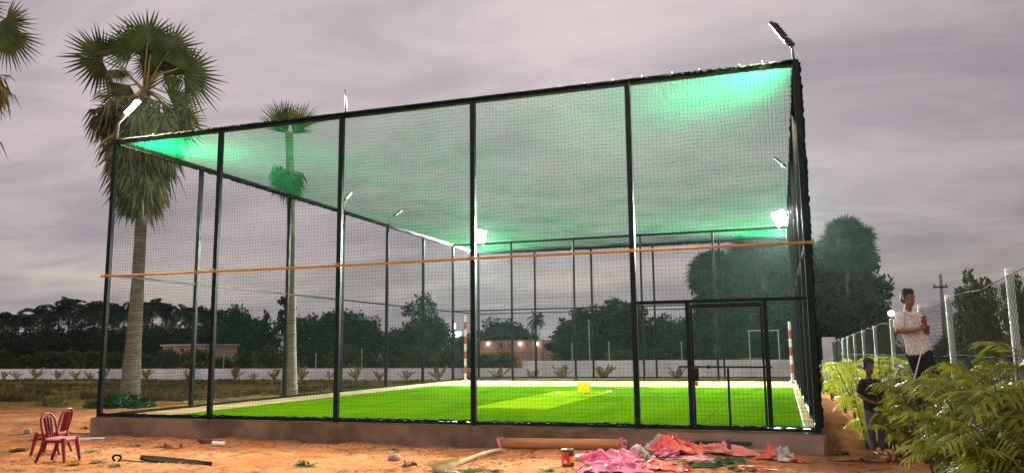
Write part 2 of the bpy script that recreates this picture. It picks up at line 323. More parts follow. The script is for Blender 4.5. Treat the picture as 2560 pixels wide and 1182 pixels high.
class MB:
    def __init__(s): s.v = []; s.f = []; s.mi = []; s.m = 0
    def mat(s, i): s.m = i; return s
    def add(s, V, F):
        n = len(s.v); s.v += [tuple(p) for p in V]; s.f += [tuple(i + n for i in q) for q in F]; s.mi += [s.m] * len(F); return s
    def box(s, c, size, M=None, bev=0.0):
        hx, hy, hz = [q / 2 for q in size]
        if bev <= 0:
            V = [Vector((x, y, z)) for x in (-hx, hx) for y in (-hy, hy) for z in (-hz, hz)]
            F = [(0, 1, 3, 2), (4, 6, 7, 5), (0, 4, 5, 1), (2, 3, 7, 6), (0, 2, 6, 4), (1, 5, 7, 3)]
        else:
            b = min(bev, hx * .9, hy * .9, hz * .9); V = []; idx = {}
            for sx in (-1, 1):
                for sy in (-1, 1):
                    for sz in (-1, 1):
                        for k in range(3):
                            q = [sx * (hx - b), sy * (hy - b), sz * (hz - b)]; q[k] = (sx * hx, sy * hy, sz * hz)[k]
                            idx[(sx, sy, sz, k)] = len(V); V.append(Vector(q))
            F = []
            for k in range(3):
                a, c2 = [(1, 2), (2, 0), (0, 1)][k]
                for sg in (-1, 1):
                    q = []
                    for (p1, p2) in ((-1, -1), (1, -1), (1, 1), (-1, 1)):
                        t = [0, 0, 0]; t[k] = sg; t[a] = p1; t[c2] = p2; q.append(idx[(*t, k)])
                    F.append(tuple(q) if sg > 0 else tuple(reversed(q)))
            for k in range(3):
                a, c2 = [(1, 2), (2, 0), (0, 1)][k]
                for p1 in (-1, 1):
                    for p2 in (-1, 1):
                        def g(sk, kk):
                            t = [0, 0, 0]; t[k] = sk; t[a] = p1; t[c2] = p2; return idx[(*t, kk)]
                        F.append((g(-1, a), g(1, a), g(1, c2), g(-1, c2)))
            for sx in (-1, 1):
                for sy in (-1, 1):
                    for sz in (-1, 1): F.append(tuple(idx[(sx, sy, sz, k)] for k in range(3)))
        if M is not None: V = [M @ q for q in V]
        return s.add([q + Vector(c) for q in V], F)
    def tube(s, P, r, n=8, cap=True):
        P = [Vector(p) for p in P]
        if not hasattr(r, '__len__'): r = [r] * len(P)
        V = []; F = []; prev = None
        for i, p in enumerate(P):
            d = (P[min(i + 1, len(P) - 1)] - P[max(i - 1, 0)]).normalized()
            if prev is None:
                a = d.cross(Vector((0, 0, 1)))
                if a.length < 1e-3: a = d.cross(Vector((1, 0, 0)))
            else: a = prev - d * prev.dot(d)
            a.normalize(); prev = a; b = d.cross(a)
            for k in range(n):
                t = 2 * pi * k / n; V.append(p + (a * cos(t) + b * sin(t)) * r[i])
        for i in range(len(P) - 1):
            for k in range(n):
                k2 = (k + 1) % n; F.append((i * n + k, i * n + k2, (i + 1) * n + k2, (i + 1) * n + k))
        if cap: F += [tuple(range(n))[::-1], tuple((len(P) - 1) * n + k for k in range(n))]
        return s.add(V, F)
    def lathe(s, prof, c=(0, 0, 0), n=20):
        V = []; F = []; c = Vector(c)
        for (r, z) in prof:
            for k in range(n): V.append(c + Vector((r * cos(2 * pi * k / n), r * sin(2 * pi * k / n), z)))
        for i in range(len(prof) - 1):
            for k in range(n):
                k2 = (k + 1) % n; F.append((i * n + k, i * n + k2, (i + 1) * n + k2, (i + 1) * n + k))
        F += [tuple(range(n))[::-1], tuple((len(prof) - 1) * n + k for k in range(n))]
        return s.add(V, F)
    def build(s, name, mats, parent=None, smooth=False, loc=None):
        return mesh_np(name, np.array(s.v), s.f, mats, parent, smooth, s.mi, loc)


def dup(root, loc=None, rotz=None, scale=None, label=None, group=None):
    c = root.copy(); COL.objects.link(c)
    if loc is not None: c.location = loc
    if rotz is not None: c.rotation_euler.z = rotz
    if scale is not None: c.scale = (scale,) * 3 if not hasattr(scale, '__len__') else scale
    if label: c['label'] = label
    if group: c['group'] = group
    for ch in list(root.children):
        d = ch.copy(); COL.objects.link(d); d.parent = c
        for g in list(ch.children):
            e = g.copy(); COL.objects.link(e); e.parent = d
    return c


def struct(o): o['kind'] = 'structure'; return o


# ------------------------------------------------------------------ ground
def make_ground():
    def axis(a, b, st, far):
        c = np.arange(a, b + 1e-6, st); L = [a - st * 1.6 ** k for k in range(1, 40) if st * 1.6 ** k < far][::-1]; R = [b + st * 1.6 ** k for k in range(1, 40) if st * 1.6 ** k < far]
        return np.concatenate([[-far + a], L, c, R, [far + b]])
    xs = axis(-12, 20, 0.11, 2500); ys = axis(-6, 12, 0.11, 2500)
    X, Y = np.meshgrid(xs, ys, indexing='ij'); Z = gz(X, Y)
    # soft heaps and hollows trodden into the yard, and sand banked up against the plinth
    inner = (X > -0.3) & (X < 14.1) & (Y > -0.12) & (Y < 22)
    Z = Z + 0.04 * np.exp(-((Y + 0.12) / 0.18) ** 2) * (fbm(X * 1.1, Y * 0 + 3, 21) > 0.46) * (~inner)
    Z = np.where(inner, -0.5, Z)
    # bank rising behind the white wall on the right
    Z = Z + np.clip((X - 5) / 6, 0, 1) * np.clip((Y - 29) / 10, 0, 1) * 0.9 * np.clip((60 - Y) / 15, 0, 1) * np.clip((15 - X) / 3, 0, 1)
    nx, ny = X.shape; V = np.stack([X, Y, Z], -1).reshape(-1, 3)
    i = np.arange(nx - 1)[:, None] * ny + np.arange(ny - 1)[None, :]
    F = np.stack([i, i + ny, i + ny + 1, i + 1], -1).reshape(-1, 4)
    struct(mesh_np('ground', V, F, 'ground', smooth=True))


make_ground()

# ------------------------------------------------------------------ the net cage
W = 13.81; DY = 21.68; H = 5.8
FX = [0, 2.73, 5.54, 8.25, 11.09, W]
LY = [2.68, 6.44, 9.45, 12.53, 15.6, 18.62, DY]
BX = [2.685, 5.39, 8.16, 10.997]
CX = [2.777, 5.432, 8.2, 11.025]
T = 0.09


def make_plinth():
    t = thing('concrete_plinth', 'long low raised concrete plinth with stained brown front under the netted cage', 'plinth', (W / 2, DY / 2, -0.5))
    m = MB(); m.box((W / 2, DY / 2, -0.26), (W + 0.2, DY + 0.24, 0.52)); m.build('slab', 'plinth_wall', t)
    # bare concrete walkway round the turf, a thin screed with the turf let in
    m = MB()
    m.box((0.55, DY / 2, 0.004), (1.24, DY + 0.2, 0.02)); m.box((7.511, 17.86, 0.004), (12.678, 7.82, 0.02))
    m.box((13.79, 6.97, 0.004), (0.28, 13.94, 0.02)); m.box((7.4, -0.02, 0.003), (12.46, 0.14, 0.018))
    m.build('screed', 'concrete', t)
    m = MB(); m.box((12.72, -0.112, -0.19), (2.3, 0.022, 0.35)); m.build('plaster_patch', 'plaster_patch', t)
    # a crack running down the left end
    m = MB(); pts = [(0.12, -0.02), (0.35, -0.09), (0.62, -0.15), (0.9, -0.20), (1.35, -0.25), (1.8, -0.30)]
    m.tube([(x, -0.101, z) for x, z in pts], 0.006, 4); m.build('crack', 'dark_opening', t)


make_plinth()
struct(MB().box((7.39, 6.95, 0.001), (12.46, 13.78, 0.016)).build('turf', 'turf'))
struct(MB().box((7.54, 7.35, 0.008), (1.8, 7.1, 0.01)).build('pitch_strip', 'turf_pitch'))

m = MB(); m.box((12.95, -0.24, -0.30), (0.75, 0.26, 0.14), bev=0.015)
tag(m.build('door_step', 'plaster_patch'), 'small plastered concrete step against the plinth below the cage door', 'step')

cage = thing('net_cage', 'tall black steel frame cage with green roof net and dark wall nets', 'sports cage', (0, 0, 0))


def post(x, y, top=H + 0.05, t=T):
    m = MB(); m.box((x, y, (top - 0.02) / 2), (t, t, top + 0.02), bev=0.006)
    m.box((x, y, 0.006), (t * 1.9, t * 1.9, 0.012))
    return m.build('post', 'black_steel', cage)


for x in FX: post(x, 0)
for y in LY: post(0, y)
for y in LY: post(W, y)
for x in BX: post(x, LY[5], t=0.08)
for x in CX: post(x, DY, t=0.08)


def bar(name, a, b, w, h=None, mt='black_steel'):
    a = Vector(a); b = Vector(b); d = b - a; h = h or w
    M = d.to_track_quat('X', 'Z').to_matrix()
    return MB().box((a + b) / 2, (d.length, w, h), M).build(name, mt, cage)


e = T / 2 + 0.002
for k in range(5):
    bar('top_beam', (FX[k] + e, 0, H), (FX[k + 1] - e, 0, H), 0.085, 0.10)
    bar('bottom_rail', (FX[k] + e, 0, 0.045), (FX[k + 1] - e, 0, 0.045), 0.06, 0.05)
ys = [0] + LY
for X in (0, W):
    for k in range(7):
        bar('top_beam', (X, ys[k] + e, H), (X, ys[k + 1] - e, H), 0.08, 0.09)
        bar('bottom_rail', (X, ys[k] + e, 0.045), (X, ys[k + 1] - e, 0.045), 0.06, 0.05)
        bar('middle_rail', (X, ys[k] + e, 2.93), (X, ys[k + 1] - e, 2.93), 0.045, 0.045)
for Y, xs in ((LY[5], [0] + BX + [W]), (DY, [0] + CX + [W])):
    for k in range(5):
        bar('top_beam', (xs[k] + e, Y, H), (xs[k + 1] - e, Y, H), 0.08, 0.09)
        bar('bottom_rail', (xs[k] + e, Y, 0.05), (xs[k + 1] - e, Y, 0.05), 0.05, 0.045)
        bar('middle_rail', (xs[k] + e, Y, 2.95), (xs[k + 1] - e, Y, 2.95), 0.045, 0.045)
# the long orange pipe tied across the outside of the front, at half height
m = MB(); m.tube([(-0.1, -0.075, 2.9), (5, -0.08, 2.875), (9, -0.08, 2.89), (13.9, -0.075, 2.885)], 0.023, 10); m.build('tie_pipe', 'orange_pipe', cage, True)
for x in FX[:5]:
    m = MB(); m.tube([(x - 0.055, -0.11, 2.87), (x + 0.055, -0.11, 2.93)], 0.012, 6); m.tube([(x - 0.055, -0.11, 2.93), (x + 0.055, -0.11, 2.87)], 0.012, 6); m.build('lashing', 'orange_pipe', cage)

# door
def make_door():
    bar('door_lintel', (FX[4] + e, 0, 2.03), (W - e, 0, 2.03), 0.05, 0.06)
    bar('door_jamb', (11.95, 0, 0.07), (11.95, 0, 2.0), 0.07, 0.07)
    bar('door_jamb', (13.14, 0, 0.07), (13.14, 0, 2.0), 0.07, 0.07)
    d = bar('door', (11.99, -0.05, 1.95), (13.10, -0.05, 1.95), 0.04, 0.07)
    for a, b in (((12.01, -0.05, 0.08), (12.01, -0.05, 1.91)), ((13.08, -0.05, 0.08), (13.08, -0.05, 1.91)), ((12.54, -0.05, 0.10), (12.54, -0.05, 0.975)), ((12.02, -0.05, 0.06), (13.07, -0.05, 0.06))):
        a = Vector(a); b = Vector(b); dd = b - a; Mx = dd.to_track_quat('X', 'Z').to_matrix()
        MB().box((a + b) / 2, (dd.length, 0.035, 0.035), Mx).build('door_frame', 'black_steel', d)
    m = MB(); m.tube([(11.78, -0.085, 1.0), (13.2, -0.085, 0.99)], 0.014, 8); m.tube([(12.25, -0.11, 0.995), (12.25, -0.06, 0.995)], 0.03, 8); m.build('bolt', 'black_steel', d)
    m = MB(); m.box((12.03, -0.095, 0.88), (0.13, 0.05, 0.2), bev=0.01); m.build('lock_box', 'black_steel', d)
    m = MB(); m.box((12.05, -0.1, 0.735), (0.055, 0.03, 0.07), bev=0.008); m.build('padlock', 'bare_wood', d)


make_door()


def net(name, O, U, lu, Wd, lw, cell, r, mt, wob=0.02, wave=None, step=2, ring=3):
    O, U, Wd = (np.array(q, float) for q in (O, U, Wd)); Nn = np.cross(U, Wd)
    nu = int(round(lu / cell)); nw = int(round(lw / cell))
    rng = np.random.default_rng(len(name) + int(lu * 10))
    ph = rng.uniform(0, 6.28, 8)
    def P(u, v):
        d = wob * (np.sin(u * 1.7 + ph[0]) * np.sin(v * 2.1 + ph[1]) + 0.5 * np.sin(u * 4.3 + v * 2 + ph[2]))
        edge = np.minimum(np.minimum(u, lu - u), np.minimum(v, lw - v)); d = d * np.clip(edge / 0.4, 0, 1)
        du = 0.006 * np.sin(v * 7 + u * 1.3 + ph[3]) + 0.003 * np.sin(v * 19 + u * 3 + ph[6]); dv = (0.012 * np.sin(u * 2.9 + v * 0.7 + ph[4]) + 0.010 * np.sin(u * 7.3 + v * 2 + ph[7])) * np.clip(v / lw, 0, 1) ** 2 * 1.6 + 0.003 * np.sin(u * 11 + v * 5 + ph[5])
        if wave is not None: d = d + wave(u, v)
        k = np.clip(edge / 0.15, 0, 1)
        return O + U * (u + du * k)[..., None] + Wd * (v + dv * k)[..., None] + Nn * d[..., None]
    Vs = []; Fs = []; n0 = 0
    for (na, la, nb, lb, flip) in ((nw, lw, nu, lu, False), (nu, lu, nw, lw, True)):
        a = np.linspace(0, la, na + 1); b = np.linspace(0, lb, max(2, nb // step + 1))
        A, B = np.meshgrid(a, b, indexing='ij')
        C = P(A, B) if flip else P(B, A)
        e1 = (U if flip else Wd); V = []
        for k in range(ring):
            t = 2 * pi * k / ring + 0.5; V.append(C + (e1 * cos(t) + Nn * sin(t)) * r)
        V = np.stack(V, 2); na_, nb_ = A.shape
        Vs.append(V.reshape(-1, 3))
        base = n0 + (np.arange(na_)[:, None, None] * nb_ + np.arange(nb_ - 1)[None, :, None]) * ring
        k = np.arange(ring)[None, None, :]; k2 = (k + 1) % ring
        Fs.append(np.stack([base + k, base + k2, base + ring + k2, base + ring + k], -1).reshape(-1, 4)); n0 += na_ * nb_ * ring
    o = mesh_np(name, np.concatenate(Vs), np.concatenate(Fs), mt, cage)
    return o


CELL = 0.066
net('front_net', (0, -0.052, 0.05), (1, 0, 0), W, (0, 0, 1), H, CELL, 0.0015, 'net_wall', 0.025)
net('side_net', (-0.05, 0, 0.05), (0, 1, 0), DY, (0, 0, 1), H, CELL, 0.0018, 'net_wall', 0.02, step=3)
net('side_net', (W + 0.05, 0, 0.05), (0, 1, 0), DY, (0, 0, 1), H, CELL, 0.0045, 'net_wall', 0.03, step=3)
net('end_net', (0, DY + 0.05, 0.05), (1, 0, 0), W, (0, 0, 1), H, CELL, 0.0017, 'net_wall', 0.02, step=3)
sag = lambda u, v: -0.05 * np.abs(np.sin(u / W * 5 * pi)) ** 0.7 * np.clip(v / 1.0, 0, 1) * np.clip((DY - v) / 1.0, 0, 1)
net('roof_net', (0, 0, H + 0.055), (1, 0, 0), W, (0, 1, 0), DY, CELL, 0.0030, 'net_roof', 0.012, wave=sag, step=3)
# gathered net edges laced round the top beams
def laced(a, b, r, seed, mt='net_edge'):
    a = Vector(a); b = Vector(b); n = int((b - a).length / 0.05); rng = np.random.default_rng(seed)
    P = [a.lerp(b, i / n) + Vector(rng.normal(0, 0.006, 3)) for i in range(n + 1)]
    return MB().tube(P, [r * rng.uniform(0.6, 1.35) for _ in range(n + 1)], 6).build('net_hem', mt, cage)
laced((0.05, -0.066, H + 0.018), (W - 0.05, -0.066, H + 0.018), 0.02, 1)
laced((0.05, -0.06, 0.085), (W - 0.05, -0.06, 0.085), 0.016, 5)
laced((0.04, 0.06, H - 0.065), (0.04, DY - 0.06, H - 0.065), 0.024, 2)
laced((W - 0.03, 0.06, H - 0.06), (W - 0.03, DY - 0.06, H - 0.06), 0.026, 3)
laced((0.1, DY + 0.03, H - 0.05), (W - 0.1, DY + 0.03, H - 0.05), 0.034, 4)
laced((W + 0.055, 0, 0.1), (W + 0.055, 0, H), 0.026, 6)
laced((W - 0.02, 0.1, 0.1), (W - 0.02, 0.12, H), 0.018, 7)
# little white net ties standing on the front beam
m = MB(); m.tube([(0, 0, -0.005), (0.010, 0, 0.02), (0.003, 0, 0.036)], 0.004, 5); tie0 = m.build('net_tie', 'white_plain', cage)
for k, x in enumerate([9.2, 9.9, 10.35, 10.85, 11.35, 11.85, 12.3, 12.95, 1.0, 3.9, 13.3]):
    o = tie0 if k == 0 else tie0.copy()
    if k: COL.objects.link(o); o.parent = cage
    o.location = (x, -0.02, H + 0.052); o.rotation_euler.z = k * 1.3
# spare bracket pole on the front beam
m = MB(); m.tube([(5.6, 0.02, H + 0.05), (5.6, 0.02, H + 0.40), (5.56, 0.04, H + 0.52)], 0.026, 8); m.build('bracket_stub', 'galvanised', cage, True)


def flood(label, base, head, aim, power, colr, lens, group='floodlights on the cage posts', scale=1.0, lit=True):
    """LED floodlight: curved pipe arm rising from the post top, finned head with driver box, glowing lens"""
    base = Vector(base); head = Vector(head); aim = Vector(aim).normalized()
    t = thing('floodlight', label, 'floodlight', base, group)
    m = MB(); mid = Vector((base.x + 0.1 * (head.x - base.x), base.y + 0.1 * (head.y - base.y), base.z + 0.55 * (head.z - base.z)))
    m.tube([base, mid, head - (head - base).normalized() * 0.12 * scale], 0.022, 8); m.build('arm', 'galvanised', t, True)
    axis = (head - mid).normalized(); axis = (axis - aim * axis.dot(aim)).normalized(); side = aim.cross(axis)
    M = Matrix((side, axis, -aim)).transposed(); s = scale
    m = MB()
    m.box(head + axis * 0.06 * s + (-aim) * 0.02 * s, (0.25 * s, 0.36 * s, 0.05 * s), M, bev=0.012)
    for k in range(6): m.box(head + axis * (-0.05 + 0.045 * k) * s - aim * 0.055 * s, (0.22 * s, 0.008, 0.03 * s), M)
    hs = m.build('housing', 'lamp_body', t)
    m = MB(); m.box(head - axis * 0.19 * s - aim * 0.03 * s, (0.15 * s, 0.14 * s, 0.085 * s), M, bev=0.012); m.build('driver_box', 'lamp_body', t)
    m = MB(); m.box(head + axis * 0.06 * s + aim * 0.006 * s, (0.22 * s, 0.32 * s, 0.02 * s), M, bev=0.005); m.build('lens', lens if lit else 'white_plain', t)
    if lit:
        L = bpy.data.lights.new('floodlight_beam', 'AREA'); L.shape = 'RECTANGLE'; L.size = 0.2 * s; L.size_y = 0.3 * s; L.energy = power; L.color = colr; L.spread = radians(138 if power < 3000 else 112)
        lo = bpy.data.objects.new('beam', L); COL.objects.link(lo); lo.parent = t
        lo.matrix_local = Matrix.Translation(head + axis * 0.06 * s + aim * 0.03 * s - base) @ M.to_4x4()
    return t


WARM = (1.0, 0.87, 0.62); COOL = (0.86, 1.0, 0.93)
PW = 1700
flood('warm white floodlight above the front corner of the cage beside the tall palm', (0, 0, H + 0.05), (0.28, 0.04, H + 0.72), (0.62, 0.36, -0.66), PW, WARM, 'lamp_warm', scale=1.15)
flood('tilted floodlight on a short arm above the tallest front corner, seen from its side', (W - 0.02, 0, H + 0.05), (W - 0.20, 0.0, H + 0.50), (-0.80, 0.36, -0.50), PW, WARM, 'lamp_warm', scale=1.05)
flood('dazzling white floodlight at the far corner of the cage, behind the third front post', (0, DY, H + 0.05), (0.12, DY - 0.12, H + 0.62), (0.40, -0.84, -0.36), PW * 5.5, COOL, 'lamp_cool', scale=2.2)  # head and lens enlarged to stand in for the glare disc
flood('dazzling white floodlight at the far end of the cage close to the corner post', (W, DY, H + 0.05), (W - 0.16, DY - 0.2, H + 0.62), (-0.20, -0.90, -0.38), PW * 5.5, COOL, 'lamp_cool', scale=2.3)  # oversized like the other far lamp, its size imitating glare
flood('unlit floodlight on a thin bent arm above the fourth post of the far side wall', (0, LY[3], H + 0.05), (0.42, LY[3], H + 0.42), (0.5, 0.1, -0.85), 0, COOL, 'lamp_cool', lit=False, scale=0.8)
flood('unlit floodlight half hidden behind the third front post', (0, LY[2], H + 0.05), (0.15, LY[2], H + 0.5), (0.7, 0.1, -0.7), 0, COOL, 'lamp_cool', lit=False, scale=0.8)
flood('unlit floodlight low over the edge-on wall net below the tall corner', (W, LY[2], H + 0.05), (W - 0.25, LY[2], H + 0.5), (-0.7, 0.1, -0.7), 0, COOL, 'lamp_cool', lit=False, scale=0.8)

# red and white striped poles
for (x, y, lab) in ((0.70, 18.3, 'red and white striped pole standing by the far corner beside the dazzling lamp post'), (13.66, 18.3, 'red and white striped pole standing in front of the edge-on net wall')):
    t = thing('striped_pole', lab, 'pole', (x, y, 0.01), 'red and white boundary poles')
    hh = 2.75 if x < 5 else 2.2; n = 9 if x < 5 else 7
    for k in range(n):
        m = MB(); m.tube([(x, y, 0.02 + hh * k / n), (x, y, 0.02 + hh * (k + 1) / n - 0.001)], 0.055, 10); m.build('band', 'white_stripe' if k % 2 == 0 else 'red_stripe', t, False)
    m = MB(); m.lathe([(0.16, 0.0), (0.16, 0.02), (0.06, 0.05)], (x, y, 0.012)); m.build('base', 'white_stripe', t)

# yellow wicket
def wicket():
    t = thing('wicket', 'bright yellow plastic wicket standing on the pale pitch strip', 'wicket', (7.74, 10.2, 0.013))
    M = Matrix.Rotation(radians(12), 3, 'Z')
    for k in range(4):
        m = MB(); p = M @ Vector((-0.145 + 0.0967 * k, 0, 0)); m.lathe([(0.034, 0.0), (0.036, 0.02), (0.034, 0.24), (0.03, 0.27)], (7.74 + p.x, 10.2 + p.y, 0.014), 12); m.build('stump', 'yellow_plastic', t, True)
    m = MB(); m.box((7.74, 10.2, 0.165), (0.37, 0.025, 0.19), M, bev=0.008); m.build('panel', 'yellow_plastic', t)
    m = MB(); m.box((7.74, 10.2, 0.30), (0.38, 0.07, 0.035), M, bev=0.008); m.build('bail', 'yellow_plastic', t)
wicket()
for (x, y, lab) in ((7.14, 9.75, 'small pale yellow disc lying on the pitch strip left of the wicket'), (8.36, 10.85, 'small pale yellow disc lying right of the wicket')):
    m = MB(); m.lathe([(0.10, 0), (0.09, 0.012), (0.04, 0.035), (0.02, 0.035)], (x, y, 0.014), 14); tag(m.build('marker_disc', 'yellow_plastic', None, True), lab, 'marker disc', 'yellow marker discs')

# ------------------------------------------------------------------ palms
def fan(mb, hub, d, nrm, R, nseg=30, A=150, droop=0.12, fold=0.18, fused=0.52, rng=RNG, jag=0.12):
    hub = Vector(hub); d = Vector(d).normalized(); nrm = Vector(nrm); nrm = (nrm - d * nrm.dot(d)).normalized(); s = nrm.cross(d)
    A = radians(A)
    def pt(th, r, lift=0.0):
        p = hub + (d * cos(th) + s * sin(th)) * r + nrm * (fold * r * abs(sin(th)) + lift)
        p.z -= droop * r * r / max(R, .1); return p
    V = []; F = []
    for k in range(nseg):
        t0 = -A + 2 * A * k / nseg; t1 = -A + 2 * A * (k + 1) / nseg; tm = (t0 + t1) / 2
        rr = R * (0.72 + 0.28 * cos(tm * 0.55)) * (1 + rng.uniform(-jag, jag)); rf = rr * fused
        tip = pt(tm + rng.uniform(-.03, .03), rr, rng.uniform(-.05, .05) * R); tip.z -= rng.uniform(0, droop) * R * 0.5
        b = len(V); V += [hub, pt(t0, rf), pt(tm, rf * 1.04, 0.022 * R), pt(t1, rf), tip]
        F += [(b, b + 1, b + 2), (b, b + 2, b + 3), (b + 1, b + 4, b + 2), (b + 2, b + 4, b + 3)]
    mb.add(V, F)


def dead_fan(mb, hub, d, R, nseg=16, rng=RNG):
    """withered leaf: strips hanging from the end of an old stalk"""
    hub = Vector(hub); d = Vector(d).normalized(); s = d.cross(Vector((0, 0, 1)))
    s = s.normalized() if s.length > 1e-3 else Vector((1, 0, 0)); n = s.cross(d)
    V = []; F = []
    for k in range(nseg):
        th = radians(rng.uniform(-95, 95)); v = (d * cos(th) + s * sin(th) + n * rng.uniform(-.5, .5)); L = R * rng.uniform(0.6, 1.1)
        p1 = hub + v * L * 0.5; p1.z -= 0.10 * L; p2 = hub + v * L * 0.8; p2.z -= L * rng.uniform(0.3, 0.6); wdt = R * rng.uniform(.03, .055)
        q = v.cross(Vector(rng.normal(size=3))); q = q.normalized() * wdt
        b = len(V); V += [hub, p1 + q, p1 - q, p2]; F += [(b, b + 1, b + 2), (b + 1, b + 3, b + 2)]
    mb.add(V, F)


TOCAM = Vector((0.62, -0.75, -0.15))


def palm(label, base, top, r0, r1, leaves, nback, skirt, R, seedv, extra_lit=(), group=None, dead='palm_dead', name='palm_tree'):
    rng = np.random.default_rng(seedv)
    base = Vector(base); top = Vector(top)
    t = thing(name, label, 'palm tree', base, group)
    n = 26; P = []; rad = []
    for i in range(n + 1):
        q = i / n; p = base.lerp(top, q) + CR * (0.10 * sin(q * 3.0)); P.append(p); rad.append((r1 + (r0 - r1) * (1 - q) ** 5 + 0.10 * r0 * (1 - q)) * (1 + 0.03 * sin(q * 60)))
    m = MB(); m.tube(P, rad, 18); m.build('trunk', 'palm_bark', t, True)
    st = MB(); lf = MB(); lit = MB(); dd = MB()
    def stalk(a, b, r=0.028):
        a = Vector(a); b = Vector(b); mid = a.lerp(b, .5) + Vector((0, 0, 0.10 * (b - a).length)); st.tube([a, mid, b], [r * 1.3, r, r * .7], 6)
    for (hx, hz, ddx, ddz, rr, hy, islit, aa) in leaves:
        hub = top + CR * hx * 1.08 + Vector((0, 0, hz * 1.06)) - Vector((0.32, -0.95, 0)) * (-hy); rr *= 1.08 ; d = CR * ddx + Vector((0, 0, ddz))
        d += Vector(rng.normal(0, .12, 3)); nr = TOCAM * -1 + Vector(rng.normal(0, .35, 3)) + Vector((0, 0, .3))
        fan(lit if islit else lf, hub, d, nr, rr, max(16, int(aa * .26)), aa, 0.10, 0.12, fused=0.5, rng=rng); stalk(top + Vector(rng.normal(0, .06, 3)), hub)
    for k in range(nback):
        az = rng.uniform(0, 2 * pi); el = rng.uniform(0.1, 1.25); d = Vector((cos(az) * cos(el), sin(az) * cos(el), sin(el)))
        hub = top + d * rng.uniform(.6, .95) * R; fan(lf, hub, d, Vector((0, 0, 1)) + Vector(rng.normal(0, .4, 3)), R * rng.uniform(.7, .9), 28, 140, 0.2, 0.15, rng=rng); stalk(top, hub)
    (z0, z1, nsk, w0, w1) = skirt
    for k in range(nsk):
        q = rng.uniform(0, 1) ** 0.9; z = top.z - z0 - (z1 - z0) * q; az = rng.uniform(0, 2 * pi)
        out = (w0 + (w1 - w0) * q) * rng.uniform(.35, 1.0); d = Vector((cos(az), sin(az), 0)); pz = base.lerp(top, (z - base.z) / (top.z - base.z))
        a = Vector((pz.x, pz.y, z + 0.55 * out)) ; hub = Vector((pz.x, pz.y, z)) + d * out
        st.tube([a, a.lerp(hub, .55) + Vector((0, 0, .12)), hub], [.03, .025, .018], 5) if out > 0.5 and k % 2 == 0 else None
        dead_fan(dd, hub, d * 0.45 + Vector((0, 0, -.75 - .3 * q)), R * rng.uniform(.55, .8), 20, rng)
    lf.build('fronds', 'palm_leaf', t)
    if lit.v: lit.build('pale_lit_fronds', 'palm_leaf_pale_lit', t)  # fronds whose lamplit look comes from the paler leaf colour
    st.build('stalks', 'palm_stalk', t, True)
    if dd.v: dd.build('dead_fronds', dead, t)
    return t


P1 = at_y(322, 1012, 7.7); P1T = at_y(362, 225, 7.7)
palm('tall fan palm with a shaggy skirt of dead fronds beside the front corner floodlight', (P1.x, P1.y, float(gz(P1.x, P1.y)) - 0.05), P1T, 0.32, 0.165,
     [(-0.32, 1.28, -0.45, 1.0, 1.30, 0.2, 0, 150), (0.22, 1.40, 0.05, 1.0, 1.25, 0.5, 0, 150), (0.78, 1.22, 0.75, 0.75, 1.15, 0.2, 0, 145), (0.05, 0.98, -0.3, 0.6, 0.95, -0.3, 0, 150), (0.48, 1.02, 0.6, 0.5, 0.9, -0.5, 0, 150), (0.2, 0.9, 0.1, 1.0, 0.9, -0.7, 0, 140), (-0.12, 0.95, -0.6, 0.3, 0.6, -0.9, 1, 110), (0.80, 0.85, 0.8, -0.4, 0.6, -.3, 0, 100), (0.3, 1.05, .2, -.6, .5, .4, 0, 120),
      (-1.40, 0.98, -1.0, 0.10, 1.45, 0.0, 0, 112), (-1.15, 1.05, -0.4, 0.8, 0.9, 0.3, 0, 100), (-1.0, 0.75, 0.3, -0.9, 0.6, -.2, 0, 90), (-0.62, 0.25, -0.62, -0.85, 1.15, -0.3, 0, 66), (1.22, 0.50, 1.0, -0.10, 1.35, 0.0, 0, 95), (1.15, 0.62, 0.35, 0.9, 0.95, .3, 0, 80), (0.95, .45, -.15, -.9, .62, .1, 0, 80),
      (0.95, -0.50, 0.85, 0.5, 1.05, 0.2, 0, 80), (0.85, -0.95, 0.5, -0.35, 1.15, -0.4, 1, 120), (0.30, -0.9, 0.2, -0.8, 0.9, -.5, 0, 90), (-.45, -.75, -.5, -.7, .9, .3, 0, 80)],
     0, (0.55, 3.55, 260, 1.55, 0.16), 1.5, 11)
P2 = at_y(722, 992, 12.5); P2T = at_y(722, 335, 12.5)
palm('slim fan palm with a small tuft on top and a withered ball of fronds below', (P2.x, P2.y, float(gz(P2.x, P2.y)) - 0.05), P2T, 0.30, 0.14,
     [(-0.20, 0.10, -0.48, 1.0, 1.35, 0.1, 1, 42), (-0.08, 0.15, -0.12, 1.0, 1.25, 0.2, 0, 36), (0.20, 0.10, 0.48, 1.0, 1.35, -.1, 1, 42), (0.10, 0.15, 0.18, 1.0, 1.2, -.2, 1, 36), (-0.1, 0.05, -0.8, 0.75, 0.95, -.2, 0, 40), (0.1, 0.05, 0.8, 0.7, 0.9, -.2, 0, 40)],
     0, (1.15, 2.15, 30, 0.5, 0.3), 0.95, 12, dead='palm_dead')
P3 = at_y(-95, 1010, 6.0); P3T = at_y(-52, 72, 6.0)
